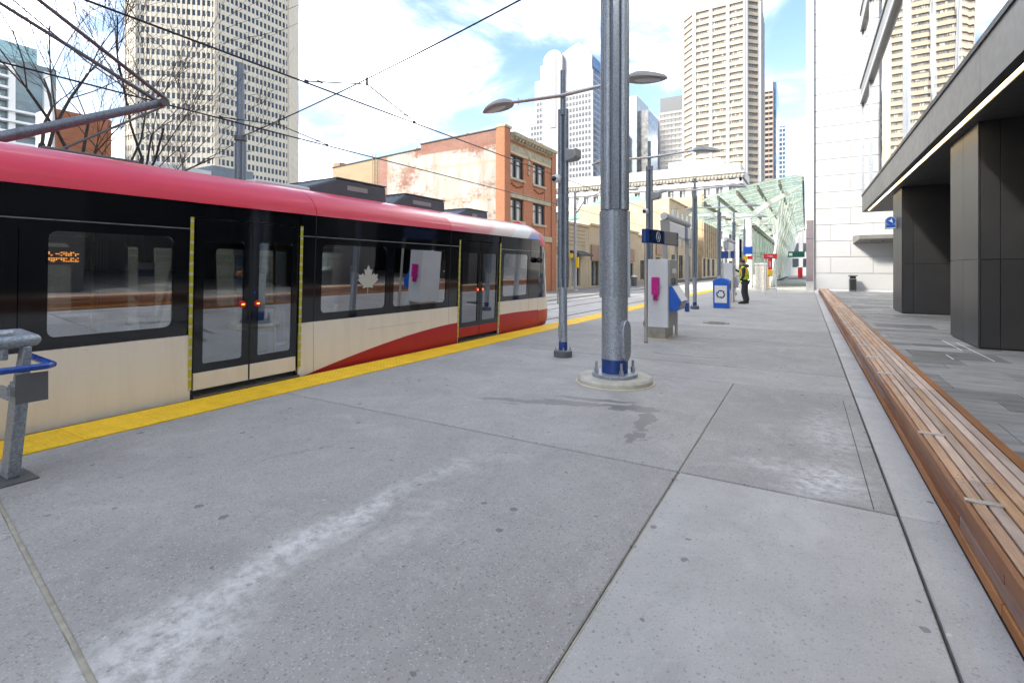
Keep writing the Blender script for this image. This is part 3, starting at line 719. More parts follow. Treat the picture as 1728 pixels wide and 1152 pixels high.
# roof equipment
def unit(y0, y1, z1, hw, ramp=0.0):
    mb = MB()
    mb.ext([(y0 - ramp, 2.62), (y0, z1), (y1, z1), (y1 + 0.02, 2.62)], 'x', TC - hw, TC + hw)
    u = mb.build('roof_unit', M_hvac, train, bevel=0.03)
    MB().box(TC - hw + 0.05, TC + hw + 0.004, y0 + 0.2, y1 - 0.45, z1 - 0.17, z1 - 0.09).build('vent_grille', M_midgrey, u)
    MB().box(TC - hw - 0.01, TC + hw + 0.01, y0 - 0.01, y1 + 0.01, z1 + 0.001, z1 + 0.02).build('lid', M_dkgrey, u)
    for i in range(3):
        MB().cyl((TC + hw - 0.12 - i * 0.14, y0 - 0.05, 2.7), (TC + hw - 0.12 - i * 0.14, y0 - 0.03, z1 - 0.03), 0.04).build('pipe', M_hvac, u, smooth=True)
    return u
unit(5.62, 6.72, 2.95, 0.62, 0.9); unit(7.25, 8.45, 2.90, 0.62, 0.45); unit(9.3, 10.15, 2.83, 0.6, 0.5)
MB().box(TC + 0.1, TC + 0.75, 4.1, 5.0, 2.60, 2.70).build('roof_hatch', M_offwhite, train, bevel=0.03)
MB().box(TC + 0.15, TC + 0.7, 1.9, 2.75, 2.60, 2.69).build('pantograph_base', M_dkgrey, train, bevel=0.02)
# pantograph
KN = (TC, 3.30, 3.64)
pg = MB().cyl((TC - 0.3, 1.45, 2.68), (TC + 0.3, 1.45, 2.68), 0.06)
pg.tube([(TC, 1.45, 2.66), (TC, 3.24, 3.60)], [0.062, 0.05], 14)
pa = pg.build('pantograph_lower_arm', M_galv_dk, train, smooth=True)
MB().cyl((TC - 0.12, 3.28, 3.62), (TC + 0.12, 3.28, 3.62), 0.055, n=14).build('knee', M_dkgrey, pa, smooth=True)
ua = MB().tube([(TC + 0.10, 3.30, 3.66), (TC + 0.34, 1.55, 4.52)], [0.026, 0.018], 10).tube([(TC - 0.10, 3.30, 3.66), (TC - 0.40, 1.55, 4.52)], [0.026, 0.018], 10)
ua.cyl((TC - 0.55, 1.55, 4.53), (TC + 0.55, 1.55, 4.53), 0.02)
ua.build('pantograph_upper_arm', M_dkgrey, train, smooth=True)
MB().tube([(TC + 0.05, 3.26, 3.55), (TC + 0.05, 2.2, 2.76)], 0.014, 8).build('thrust_rod', M_dkgrey, train, smooth=True)
MB().tube([(TC - 0.02, 3.2, 3.56), (TC - 0.02, 2.5, 3.9), (TC, 1.6, 4.5)], 0.008, 6).build('guide_rod', M_dkgrey, train, smooth=True)
for yy in (1.45, 1.65):
    MB().tube([(TC - 0.85, yy, 4.44), (TC - 0.6, yy, 4.56), (TC + 0.6, yy, 4.56), (TC + 0.85, yy, 4.44)], 0.02, 8).build('collector_strip', M_dkgrey, train, smooth=True)

# ------------------------------------------------------------------ poles and lamps
def ribbed(mb, cx, cy, r, z0, z1, fin, n=6, rot=0.0, fw=0.03):
    """extruded fluted pole section: core with flat fins"""
    mb.cyl((cx, cy, z0), (cx, cy, z1), r * 0.80, n=24)
    for i in range(n):
        a = rot + 2 * math.pi * i / n
        mb.obox((cx + math.cos(a) * r * 0.82, cy + math.sin(a) * r * 0.82, (z0 + z1) / 2), (r * fin, fw, z1 - z0), rz=a)
def bolts(par, cx, cy, rad, z, h=0.12, r=0.016, n=4, a0=0.5):
    for i in range(n):
        a = a0 + 2 * math.pi * i / n
        b = MB().cyl((cx + rad * math.cos(a), cy + rad * math.sin(a), z), (cx + rad * math.cos(a), cy + rad * math.sin(a), z + h), r, n=8)
        b.cyl((cx + rad * math.cos(a), cy + rad * math.sin(a), z + 0.001), (cx + rad * math.cos(a), cy + rad * math.sin(a), z + h * 0.4), r * 1.7, n=6)
        b.build('anchor_bolt', M_galv, par, smooth=True)
# big fluted pole in the foreground
BPX, BPY = -2.12, 6.20
bp = thing('overhead_line_pole', 'massive galvanised fluted pole with blue band on a round concrete footing in the foreground', 'pole', (BPX, BPY, 0))
MB().lathe([(0.475, 0.0), (0.475, 0.055), (0.45, 0.08), (0.0, 0.082)], (BPX, BPY, 0), 48).build('footing', M_base, bp, smooth=True)
MB().lathe([(0.50, 0.0), (0.50, 0.008), (0.47, 0.010)], (BPX, BPY, 0), 48).build('footing_seal', M_coping, bp, smooth=True)
MB().lathe([(0.29, 0.083), (0.29, 0.125), (0.0, 0.126)], (BPX, BPY, 0), 40).build('base_plate', M_galv, bp, smooth=True, bevel=0.004)
bolts(bp, BPX, BPY, 0.245, 0.126, 0.15, 0.017, 4, -0.9)
MB().cyl((BPX, BPY, 0.127), (BPX, BPY, 0.30), 0.167, n=40).build('blue_band', M_navy, bp, smooth=True)
MB().cyl((BPX, BPY, 0.301), (BPX, BPY, 1.12), 0.165, n=40).build('lower_tube', M_galv, bp, smooth=True)
sh = MB().cyl((BPX, BPY, 1.121), (BPX, BPY, 2.20), 0.16, n=40)
for a in range(4):
    an = -1.15 + a * math.pi / 2
    for d in (-0.19, 0.19):
        sh.obox((BPX + math.cos(an + d) * 0.168, BPY + math.sin(an + d) * 0.168, 1.64), (0.055, 0.014, 1.10), rz=an + d)
sh.build('socket_sleeve', M_galv, bp, smooth=True)
us = MB().cyl((BPX, BPY, 2.205), (BPX, BPY, 8.6), 0.132, n=32)
for a in range(4):
    an = -1.15 + a * math.pi / 2
    us.obox((BPX + math.cos(an) * 0.145, BPY + math.sin(an) * 0.145, 5.4), (0.07, 0.09, 6.4), rz=an)
us.build('fluted_shaft', M_galv_dk, bp, bevel=0.01)
for a in range(4):
    an = -1.15 + math.pi / 4 + a * math.pi / 2
    MB().cyl((BPX + math.cos(an) * 0.135, BPY + math.sin(an) * 0.135, 2.206), (BPX + math.cos(an) * 0.135, BPY + math.sin(an) * 0.135, 8.6), 0.05, n=16).build('corner_rod', M_galv, bp, smooth=True)
hh = MB(); an = -0.42
prof = []
for i in range(20):
    t = 2 * math.pi * i / 20; prof.append((0.075 * math.cos(t), 0.15 * math.sin(t) + (0.11 if math.sin(t) > 0 else -0.11)))
ux = Vector((-math.sin(an), math.cos(an), 0)); nx = Vector((math.cos(an), math.sin(an), 0)); c0 = Vector((BPX, BPY, 0.55))
rings = [[tuple(c0 + nx * d + ux * p[0] + Vector((0, 0, p[1]))) for p in prof] for d in (0.12, 0.215)]
hh.loft(rings).build('hand_hole_cover', M_galv, bp, smooth=True, bevel=0.012)
for i in range(12):
    z = 5.0 + i * 0.12
    MB().cyl((BPX + 0.118, BPY - 0.10, z), (BPX + 0.128, BPY - 0.112, z), 0.012, n=8).build('bolt_hole', M_black, bp)

def lamp_post(cx, cy, label, extras=False, tri=0.0):
    lp = thing('lamp_post', label, 'lamp post', (cx, cy, 0), 'twin-arm lamp posts along the platform')
    MB().lathe([(0.15, 0.0), (0.155, 0.03), (0.15, 0.035), (0.155, 0.06), (0.15, 0.10), (0.09, 0.115)], (cx, cy, 0), 28).build('base_cover', M_dkgrey, lp, smooth=True)
    bolts(lp, cx, cy, 0.12, 0.10, 0.06, 0.012)
    MB().cyl((cx, cy, 0.11), (cx, cy, 0.25), 0.0715, n=24).build('blue_band', M_navy, lp, smooth=True)
    MB().cyl((cx, cy, 0.251), (cx, cy, 1.15), 0.07, n=24).build('lower_tube', M_galv, lp, smooth=True)
    cvr = []
    for i in range(16):
        t = 2 * math.pi * i / 16; cvr.append((0.038 * math.cos(t), 0.06 * math.sin(t) + (0.06 if math.sin(t) > 0 else -0.06)))
    nn = Vector((-0.25, -0.97, 0)); uu = Vector((0.97, -0.25, 0)); cc = Vector((cx, cy, 0.42))
    MB().loft([[tuple(cc + nn * d + uu * q[0] + Vector((0, 0, q[1]))) for q in cvr] for d in (0.06, 0.082)]).build('hand_hole_cover', M_galv, lp, smooth=True)
    up = MB()
    for dx, dy, r in ((-0.042, 0.0, 0.048), (0.042, 0.02, 0.048)):
        up.cyl((cx + dx, cy + dy, 1.151), (cx + dx, cy + dy, 4.1), r, r * 0.95, n=16)
    up.build('twin_shaft', M_galv_dk, lp, smooth=True)
    slv = MB()
    for dx in (-0.075, 0.0, 0.075): slv.obox((cx + dx, cy - 0.045, 1.08), (0.012, 0.02, 0.42))
    slv.build('sleeve_fin', M_galv, lp)
    MB().cyl((cx, cy - 0.01, 4.0), (cx, cy - 0.01, 4.74), 0.042, n=20).build('mast_top', M_galv_dk, lp, smooth=True)
    for sg, (L, HL) in ((-1, (0.92, 0.64)), (1, (1.06, 0.66))):
        arm = MB().tube([(cx, cy - 0.06, 4.31), (cx + sg * (L + 0.10), cy - 0.06, 4.36)], [0.032, 0.026], 10)
        arm.cyl((cx + sg * (L - 0.1), cy - 0.06, 4.29), (cx + sg * (L - 0.1), cy - 0.06, 4.41), 0.008, n=6)
        am = arm.build('arm', M_steel, lp, smooth=True)
        # leaf-shaped flat lantern head
        n = 20; top = []; rings = []
        for k, (sc, z) in enumerate(((1.0, 0.0), (0.99, 0.014), (0.90, 0.055), (0.66, 0.09), (0.25, 0.108))):
            ring = []
            for i in range(n):
                t = 2 * math.pi * i / n; lx = math.cos(t); ly = math.copysign(abs(math.sin(t)) ** 1.35, math.sin(t)) * (0.60 - 0.12 * lx)
                ring.append((cx + sg * (L + HL / 2 + lx * sc * HL / 2), cy - 0.06 + ly * sc * 0.33, 4.305 + z - 0.04 * lx))
            if sg < 0: ring = ring[::-1]
            rings.append(ring)
        hd = MB().loft(rings).build('lamp_head', M_midgrey, am, smooth=True)
        lens = []
        for sc, z in ((0.72, 4.302), (0.70, 4.288), (0.4, 4.275)):
            ring = [(cx + sg * (L + HL / 2 + 0.03 + math.cos(2 * math.pi * i / n) * sc * HL / 2 * 0.85), cy - 0.06 + math.sin(2 * math.pi * i / n) * sc * 0.12, z - 0.04 * math.cos(2 * math.pi * i / n) * sc) for i in range(n)]
            lens.append(ring if sg > 0 else ring[::-1])
        MB().loft(lens[::-1]).build('lens', M_offwhite, am, smooth=True)
    if extras:
        MB().cyl((cx - 0.06, cy - 0.06, 2.92), (cx - 0.02, cy - 0.04, 2.92), 0.05).build('camera_bracket', M_white, lp, smooth=True)
        cm = MB().lathe([(0.06, 0.0), (0.075, 0.02), (0.08, 0.09), (0.06, 0.12), (0.0, 0.125)], (cx - 0.07, cy - 0.10, 2.88), 20).build('security_camera', M_offwhite, lp, smooth=True)
        MB().lathe([(0.0, 0.0), (0.035, 0.012), (0.05, 0.05), (0.035, 0.085), (0.0, 0.095)], (cx - 0.085, cy - 0.155, 2.885), 16).build('camera_dome', M_black, cm, smooth=True)
        spk = MB().loft([[(cx + 0.06, cy + y_, z_) for y_, z_ in ((-0.05, 3.22), (0.10, 3.22), (0.10, 3.44), (-0.05, 3.44))],
                         [(cx + 0.22, cy + y_, z_) for y_, z_ in ((-0.10, 3.24), (0.14, 3.24), (0.14, 3.40), (-0.10, 3.40))],
                         [(cx + 0.27, cy + y_, z_) for y_, z_ in ((-0.11, 3.28), (0.15, 3.28), (0.15, 3.42), (-0.11, 3.42))]])
        spk.build('loudspeaker', M_midgrey, lp, bevel=0.02)
    return lp
PXS = -3.47
LY = [7.55, 12.85, 18.95, 24.9, 30.4, 36.0]
LB = ['lamp post with white dome camera and twin leaf-shaped lamps left of the big fluted pole',
      'lamp post rising behind the ticket machine and its information sign',
      'lamp post directly right of the grey gantry beam and left of the blue recycling bin',
      'lamp post rising behind the blue recycling bin',
      'lamp post behind the raised arm of the person in the yellow vest',
      'farthest lamp post, standing beside the first white canopy column']
for i, y in enumerate(LY): lamp_post(PXS, y, LB[i], extras=i in (0, 1))

# ------------------------------------------------------------------ ticket machine
KX0, KX1, KY0, KY1 = -2.87, -2.43, 10.42, 11.22
tm = thing('ticket_machine', 'white ticket machine with magenta validator box on its side and blue sloped console', 'ticket machine', (-2.64, 10.82, 0))
MB().box(KX0 - 0.06, KX1 - 0.03, KY0 - 0.03, KY1 - 0.05, 0.0, 0.012).build('grout_pad', M_coping, tm)
MB().box(KX0 + 0.02, KX1 - 0.06, KY0 + 0.02, KY1 - 0.1, 0.012, 0.24).build('plinth', S('plinth_steel', (0.36, 0.33, 0.28), 0.4, 0.6, var=0.2, vs_=10), tm, bevel=0.006)
MB().box(KX0, KX1 - 0.006, KY0, KY1, 0.242, 1.655).build('cabinet', M_offwhite, tm, bevel=0.008)
fp = MB().box(KX1 - 0.005, KX1 + 0.012, KY0 + 0.03, KY1 - 0.02, 0.26, 1.645).build('front_panel', M_midgrey, tm, bevel=0.004)
MB().box(KX1 + 0.013, KX1 + 0.03, KY0 + 0.22, KY0 + 0.62, 1.36, 1.46).build('display', M_steel, fp)
MB().box(KX1 + 0.013, KX1 + 0.022, KY0 + 0.25, KY0 + 0.40, 1.12, 1.26).build('card_reader', M_black, fp)
MB().box(KX1 + 0.013, KX1 + 0.03, KY0 + 0.48, KY0 + 0.62, 1.12, 1.26).build('coin_slot', M_dkgrey, fp)
cons = MB().ext([(KX1 + 0.012, 1.10), (KX1 + 0.06, 1.10), (KX1 + 0.24, 0.80), (KX1 + 0.18, 0.60), (KX1 + 0.012, 0.58)], 'y', KY0 + 0.05, KY1 - 0.06)
cs = cons.build('console', M_bluep, tm, bevel=0.008)
MB().add([(KX1 + 0.068, KY0 + 0.10, 1.098), (KX1 + 0.250, KY0 + 0.10, 0.795), (KX1 + 0.250, KY1 - 0.12, 0.795), (KX1 + 0.068, KY1 - 0.12, 1.098),
          (KX1 + 0.060, KY0 + 0.10, 1.092), (KX1 + 0.240, KY0 + 0.10, 0.790), (KX1 + 0.240, KY1 - 0.12, 0.790), (KX1 + 0.060, KY1 - 0.12, 1.092)],
         [(0, 1, 2, 3), (7, 6, 5, 4), (0, 4, 5, 1), (1, 5, 6, 2), (2, 6, 7, 3), (3, 7, 4, 0)]).build('keypad_plate', M_white, cs)
MB().obox((KX1 + 0.212, (KY0 + KY1) / 2, 0.695), (0.01, 0.5, 0.12), rot=Matrix.Rotation(R(16), 3, 'Y')).build('return_tray', M_midgrey, cs)
vb = MB().box(-2.745, -2.60, KY0 - 0.11, KY0 - 0.002, 0.92, 1.285).build('validator', M_magenta, tm, bevel=0.014)
MB().box(-2.715, -2.625, KY0 - 0.09, KY0 - 0.01, 0.80, 0.919).build('ticket_slot', M_magenta, vb, bevel=0.01)
MB().box(-2.688, -2.652, KY0 - 0.094, KY0 - 0.091, 0.84, 0.88).build('slot_mouth', M_black, vb)
MB().cyl((-2.598, KY0 - 0.06, 1.07), (-2.57, KY0 - 0.06, 1.07), 0.022).build('latch', M_steel, vb)
for q in ((-2.80, 0.56), (-2.76, 0.56), (-2.78, 0.54)):
    MB().cyl((q[0], KY0 - 0.004, q[1]), (q[0], KY0 - 0.0005, q[1]), 0.006, n=8).build('screw', M_midgrey, tm)

# information sign on two posts in front of the machine
isn = thing('information_sign', 'navy information sign panel on two round steel posts beside the ticket machine', 'sign', (-2.70, 9.85, 0))
MB().cyl((-2.71, 9.80, 0.02), (-2.71, 9.80, 2.24), 0.034, n=20).build('post', M_steel, isn, smooth=True)
MB().cyl((-2.71, 9.80, 0.0), (-2.71, 9.80, 0.02), 0.037, n=20).build('post_foot', M_dkgrey, isn, smooth=True)
MB().cyl((-2.46, 11.3, 0.0), (-2.46, 11.3, 2.24), 0.034, n=20).build('post', M_steel, isn, smooth=True)
bl = MB()
prof = [(-2.79, 9.76), (-2.745, 9.735), (-2.70, 9.745), (-2.66, 9.80), (-2.42, 11.32), (-2.43, 11.37), (-2.47, 11.38), (-2.51, 11.34), (-2.75, 9.86)]
bl.prism(prof, 1.965, 2.245)
sgp = bl.build('panel', M_navy, isn, bevel=0.006)
d = Vector((0.24, 1.52, 0)).normalized(); nn = Vector((d.y, -d.x, 0))
def on_panel(t, off): 
    p = Vector((-2.66, 9.80, 0)) + d * t + nn * off; return p
a_, b_ = on_panel(0.02, 0.004), on_panel(0.72, 0.004)
MB().add([(a_.x, a_.y, 1.975), (b_.x, b_.y, 1.975), (b_.x, b_.y, 2.235), (a_.x, a_.y, 2.235), (a_.x - nn.x * .003, a_.y - nn.y * .003, 1.975), (b_.x - nn.x * .003, b_.y - nn.y * .003, 1.975), (b_.x - nn.x * .003, b_.y - nn.y * .003, 2.235), (a_.x - nn.x * .003, a_.y - nn.y * .003, 2.235)],
         [(0, 1, 2, 3), (7, 6, 5, 4), (0, 4, 5, 1), (1, 5, 6, 2), (2, 6, 7, 3), (3, 7, 4, 0)]).build('sign_face', S('sign_gloss_navy', (0.012, 0.03, 0.10), 0.12, coat=0.5), isn)
a_, b_ = on_panel(0.78, 0.006), on_panel(1.44, 0.006)
MB().add([(a_.x, a_.y, 1.975), (b_.x, b_.y, 1.975), (b_.x, b_.y, 2.235), (a_.x, a_.y, 2.235), (a_.x - nn.x * .005, a_.y - nn.y * .005, 1.975), (b_.x - nn.x * .005, b_.y - nn.y * .005, 1.975), (b_.x - nn.x * .005, b_.y - nn.y * .005, 2.235), (a_.x - nn.x * .005, a_.y - nn.y * .005, 2.235)],
         [(0, 1, 2, 3), (7, 6, 5, 4), (0, 4, 5, 1), (1, 5, 6, 2), (2, 6, 7, 3), (3, 7, 4, 0)]).build('mirror_plate', M_steel, isn)
rg = MB(); cpt_ = on_panel(0.45, 0.008)
rg.tube([tuple(cpt_ + d * (0.085 * math.cos(2 * math.pi * i / 24)) + Vector((0, 0, 2.105 + 0.10 * math.sin(2 * math.pi * i / 24)))) for i in range(25)], 0.006, 5)
rg.build('ring_symbol', M_white, isn)
text_mesh('i', 0.17, 0.003, M_white, 'letter_i', isn, Matrix.Translation(cpt_ + Vector((0, 0, 2.105))) @ Matrix.Rotation(math.atan2(d.y, d.x), 4, 'Z') @ FACE_S)

# grey gantry with tube beam and hanging sign box
def gantry(x, y0, y1, label, grp):
    g = thing('sign_gantry', label, 'gantry', (x, (y0 + y1) / 2, 0), grp)
    MB().cyl((x, y0 - 0.12, 2.96), (x, y1 + 0.1, 2.96), 0.105, n=28).build('beam', M_midgrey, g, smooth=True)
    for yy in (y0 - 0.125, y1 + 0.10):
        MB().cyl((x, yy, 2.96), (x, yy + 0.025, 2.96), 0.092, n=28).build('end_cap', M_offwhite, g, smooth=True)
    for yy in (y0 + 0.03, y1):
        MB().box(x - 0.065, x + 0.065, yy - 0.075, yy + 0.075, 0.30, 2.86).build('post', M_midgrey, g, bevel=0.02)
        MB().box(x - 0.067, x + 0.067, yy - 0.077, yy + 0.077, 0.0, 0.299).build('blue_foot', M_navy, g, bevel=0.02)
    MB().loft([[(x - 0.12, y0 - 0.10, 2.86), (x + 0.12, y0 - 0.10, 2.86), (x + 0.12, y0 + 0.12, 2.86), (x - 0.12, y0 + 0.12, 2.86)],
               [(x - 0.10, y0 - 0.08, 2.42), (x + 0.10, y0 - 0.08, 2.42), (x + 0.10, y0 + 0.12, 2.42), (x - 0.10, y0 + 0.12, 2.42)]][::-1]).build('end_shroud', M_midgrey, g, bevel=0.01)
    L = y1 - y0
    MB().box(x - 0.11, x + 0.11, y0 + 0.125, y0 + L * 0.72, 2.42, 2.84).build('sign_box', M_offwhite, g, bevel=0.03)
    MB().box(x - 0.112, x + 0.112, y0 + L * 0.725, y0 + L * 0.86, 2.42, 2.84).build('navy_band', M_navy, g, bevel=0.03)
    MB().box(x - 0.11, x + 0.11, y0 + L * 0.865, y1 + 0.12, 2.44, 2.84).build('sign_box', M_offwhite, g, bevel=0.03)
    return g
gantry(-3.48, 14.55, 17.65, 'nearer grey gantry with thick tube beam and silver sign box behind the ticket machine', 'grey sign gantries on the platform')
gantry(-3.48, 27.2, 30.3, 'farther grey gantry with tube beam, between lamp posts behind the recycling bin', 'grey sign gantries on the platform')

# second machine cluster seen edge-on behind the bin
m2 = thing('ticket_machine', 'distant silver ticket machine cabinet behind the blue bin, touched by the person', 'ticket machine', (-2.95, 24.4, 0))
MB().box(-3.18, -2.78, 24.1, 24.9, 0.0, 1.72).build('cabinet', M_offwhite, m2, bevel=0.01)
MB().box(-2.779, -2.74, 24.2, 24.8, 0.4, 1.66).build('front_panel', M_steel, m2, bevel=0.01)
MB().ext([(-2.739, 1.1), (-2.69, 1.1), (-2.55, 0.85), (-2.6, 0.62), (-2.739, 0.6)], 'y', 24.2, 24.8).build('console', M_midgrey, m2)
s2 = thing('information_sign', 'distant navy information sign on two steel posts beside the second machine', 'sign', (-3.0, 23.6, 0))
for xx in (-3.15, -2.72): MB().cyl((xx, 23.6, 0), (xx, 23.6, 2.22), 0.034, n=12).build('post', M_steel, s2, smooth=True)
MB().box(-3.20, -2.92, 23.55, 23.65, 1.92, 2.23).build('panel', M_navy, s2)
MB().box(-2.91, -2.83, 23.55, 23.65, 1.92, 2.23).build('mirror_plate', M_steel, s2)
MB().box(-2.82, -2.68, 23.55, 23.65, 1.92, 2.23).build('panel', M_navy, s2)

# ------------------------------------------------------------------ recycling bin
rb_ = thing('recycling_bin', 'bright blue recycling bin with white recycling symbol panel on the platform', 'bin', (-2.70, 20.1, 0))
BX0, BX1, BYa, BYb = -2.99, -2.42, 19.82, 20.42
body = [(BX0 + 0.02, 0.0), (BX1 - 0.02, 0.0), (BX1, 0.93)] + [(BX1 - 0.0 - (BX1 - BX0) * i / 10, 0.95 + 0.17 * math.sin(math.pi * (0.12 + 0.76 * i / 10))) for i in range(11)] + [(BX0, 0.93)]
MB().ext(body, 'y', BYa, BYb).build('body', M_bluep, rb_, bevel=0.012)
pn = MB().box(BX0 + 0.07, BX1 - 0.08, BYa - 0.012, BYa - 0.001, 0.20, 0.84).build('front_panel', S('bin_poster', (0.72, 0.72, 0.66), 0.5), rb_)
MB().box(BX1 + 0.001, BX1 + 0.02, BYa + 0.1, BYb - 0.1, 0.15, 0.65).build('side_panel', M_offwhite, rb_)
MB().box(BX1 + 0.001, BX1 + 0.012, BYa + 0.12, BYb - 0.12, 0.74, 0.92).build('deposit_slot', M_black, rb_)
arr = MB(); ccx, ccz = -2.71, 0.52
for k in range(3):
    a = R(90 + 120 * k)
    def rot(p, a=a): return (ccx + p[0] * math.cos(a) - p[1] * math.sin(a), ccz + p[0] * math.sin(a) + p[1] * math.cos(a))
    # each arrow: a bent band folded round one corner of the triangle (drawn along local +x = outwards)
    for poly in ([(0.155, -0.055), (0.155, 0.055), (0.10, 0.055), (0.10, -0.055)], [(0.155, 0.062), (0.085, 0.115), (0.04, 0.06), (0.10, 0.062)], [(0.10, -0.062), (0.155, -0.062), (0.10, -0.13), (0.02, -0.10), (0.055, -0.07)]):
        q = [rot(p) for p in poly]
        arr.ext(q, 'y', BYa - 0.0155, BYa - 0.0125)
arr.build('recycling_arrows', M_navy, pn)

# red help-phone stand
hp_ = thing('help_phone_stand', 'red-headed help phone frame with vertical red panel and yellow box on the platform', 'help point', (-1.68, 31.0, 0))
for xx in (-1.96, -1.40): MB().cyl((xx, 31, 0), (xx, 31, 2.02), 0.035, n=14).build('post', M_offwhite, hp_, smooth=True)
hd = MB().box(-2.01, -1.35, 30.93, 31.07, 2.02, 2.30).build('header', M_red, hp_, bevel=0.02)
text_mesh('Help', 0.14, 0.003, M_white, 'lettering', hp_, Matrix.Translation((-1.68, 30.924, 2.16)) @ FACE_S)
MB().box(-1.79, -1.58, 30.96, 31.04, 1.42, 2.018).build('vertical_panel', M_red, hp_, bevel=0.008)
text_mesh('HELP', 0.13, 0.003, M_white, 'lettering', hp_, Matrix.Translation((-1.685, 30.953, 1.72)) @ FACE_S @ Matrix.Rotation(R(90), 4, 'Z'))
MB().box(-1.80, -1.57, 30.90, 31.08, 1.10, 1.415).build('phone_box', M_yel, hp_, bevel=0.02)
MB().box(-1.95, -1.41, 30.98, 31.02, 0.32, 0.40).build('cross_bar', M_steel, hp_)
MB().box(-1.80, -1.57, 30.91, 31.07, 1.06, 1.098).build('phone_base', M_black, hp_)

# small litter bin by the white wall
lb_ = thing('litter_bin', 'dark grey square litter bin standing against the white wall', 'bin', (2.62, 38.9, 0))
MB().box(2.42, 2.82, 38.7, 39.1, 0.0, 0.84).build('body', M_dkgrey, lb_, bevel=0.03)
MB().box(2.46, 2.78, 38.69, 38.699, 0.10, 0.80).build('door', M_black, lb_)
MB().box(2.46, 2.78, 38.74, 39.06, 0.841, 0.98).build('opening', M_black, lb_)
MB().box(2.37, 2.87, 38.64, 39.14, 0.981, 1.06).build('hood', M_dkgrey, lb_, bevel=0.02)

# ------------------------------------------------------------------ leaning rail at the left edge
lr = thing('leaning_rail', 'galvanised leaning rail with blue tube at the left edge of the platform', 'leaning rail', (-4.75, 0.6, 0))
def rail_frame(yy):
    lg = MB().loft([[(-4.77 + a, yy + 0.05 + b, 0.012) for a, b in ((-0.07, -0.035), (0.07, -0.035), (0.07, 0.035), (-0.07, 0.035))],
                    [(-4.68 + a, yy + 0.07 + b, 0.55) for a, b in ((-0.065, -0.035), (0.065, -0.035), (0.065, 0.035), (-0.065, 0.035))],
                    [(-4.62 + a, yy + 0.09 + b, 0.92) for a, b in ((-0.05, -0.02), (0.05, -0.02), (0.05, 0.02), (-0.05, 0.02))]])
    l = lg.build('leg', M_galv, lr, bevel=0.006)
    MB().box(-4.90, -4.58, yy - 0.06, yy + 0.15, 0.0, 0.011).build('foot_plate', M_dkgrey, l)
    MB().box(-4.70, -4.52, yy + 0.03, yy + 0.045, 0.56, 0.68).build('bracket', M_galv, l)
    for z in (0.59, 0.65): MB().cyl((-4.62, yy + 0.029, z), (-4.62, yy + 0.015, z), 0.012, n=6).build('bolt', M_galv, l)
for yy in (1.16, -0.6): rail_frame(yy)
MB().tube([(-4.62, -1.2, 0.955), (-4.62, 1.22, 0.955), (-4.66, 1.30, 0.955), (-4.95, 1.30, 0.975), (-5.0, 1.2, 0.97), (-5.0, -1.2, 0.97)], 0.042, 14).build('top_tube', M_galv, lr, smooth=True)
MB().tube([(-4.40, -1.2, 0.80), (-4.40, 1.30, 0.80), (-4.43, 1.335, 0.80), (-4.86, 1.335, 0.82), (-4.9, 1.30, 0.82)], 0.022, 12).build('blue_tube', M_blue_tube, lr, smooth=True)
for k_ in range(4): MB().box(-4.97 + k_ * 0.09, -4.93 + k_ * 0.09, -1.2, 1.2, 0.905, 0.925).build('slat', M_galv, lr)
MB().box(-5.0, -4.6, 1.12, 1.16, 0.84, 0.935).build('end_bracket', M_galv, lr, bevel=0.01)
MB().box(-4.54, -4.40, 1.10, 1.115, 0.61, 0.69).build('stay', M_galv, lr)
MB().box(-4.405, -4.39, 1.14, 1.30, 0.575, 0.765).build('end_plate', M_dkgrey, lr)
MB().box(-4.58, -4.405, 1.15, 1.18, 0.60, 0.68).build('stay', M_galv, lr)

# ------------------------------------------------------------------ overhead line
LPX, LPY = -12.55, 7.5
lpole = thing('overhead_line_pole', 'slim grey overhead line pole standing behind the train roof', 'pole', (LPX, LPY, -0.25))
mb = MB()
for a in range(4):
    an = 0.4 + a * math.pi / 2
    mb.cyl((LPX + 0.085 * math.cos(an), LPY + 0.085 * math.sin(an), -0.25), (LPX + 0.085 * math.cos(an), LPY + 0.085 * math.sin(an), 4.7), 0.075, 0.07, 14)
mb.build('clustered_shaft', M_galv_dk, lpole, smooth=True)
MB().cyl((LPX, LPY, 4.6), (LPX, LPY, 6.75), 0.10, 0.085, 18).build('upper_tube', M_galv_dk, lpole, smooth=True)
MB().cyl((LPX, LPY, 4.75), (LPX, LPY, 4.87), 0.15, n=18).build('collar', M_dkgrey, lpole, smooth=True)
def wire(label, pts, r=0.011, name='overhead_wire', sag=0.0):
    mb = MB().tube(pts, r, 5); return tag(mb.build(name, M_wire), label, 'wire')
W1Z, W2Z = 4.60, 4.62
w1 = thing('contact_wire', 'contact wire running above the near track and the train', 'wire', (TC, 10, W1Z))
MB().tube([(TC, -15, W1Z + .02), (TC, 7.0, W1Z), (TC, 38, W1Z + .05), (TC, 90, W1Z)], 0.015, 5).build('wire', M_wire, w1)
w2 = thing('contact_wire', 'contact wire above the far track behind the train', 'wire', (-10.62, 10, W2Z))
MB().tube([(-10.62, -15, W2Z), (-10.62, 7.4, W2Z), (-10.62, 40, W2Z + .1), (-10.62, 90, W2Z)], 0.016, 5).build('wire', M_wire, w2)
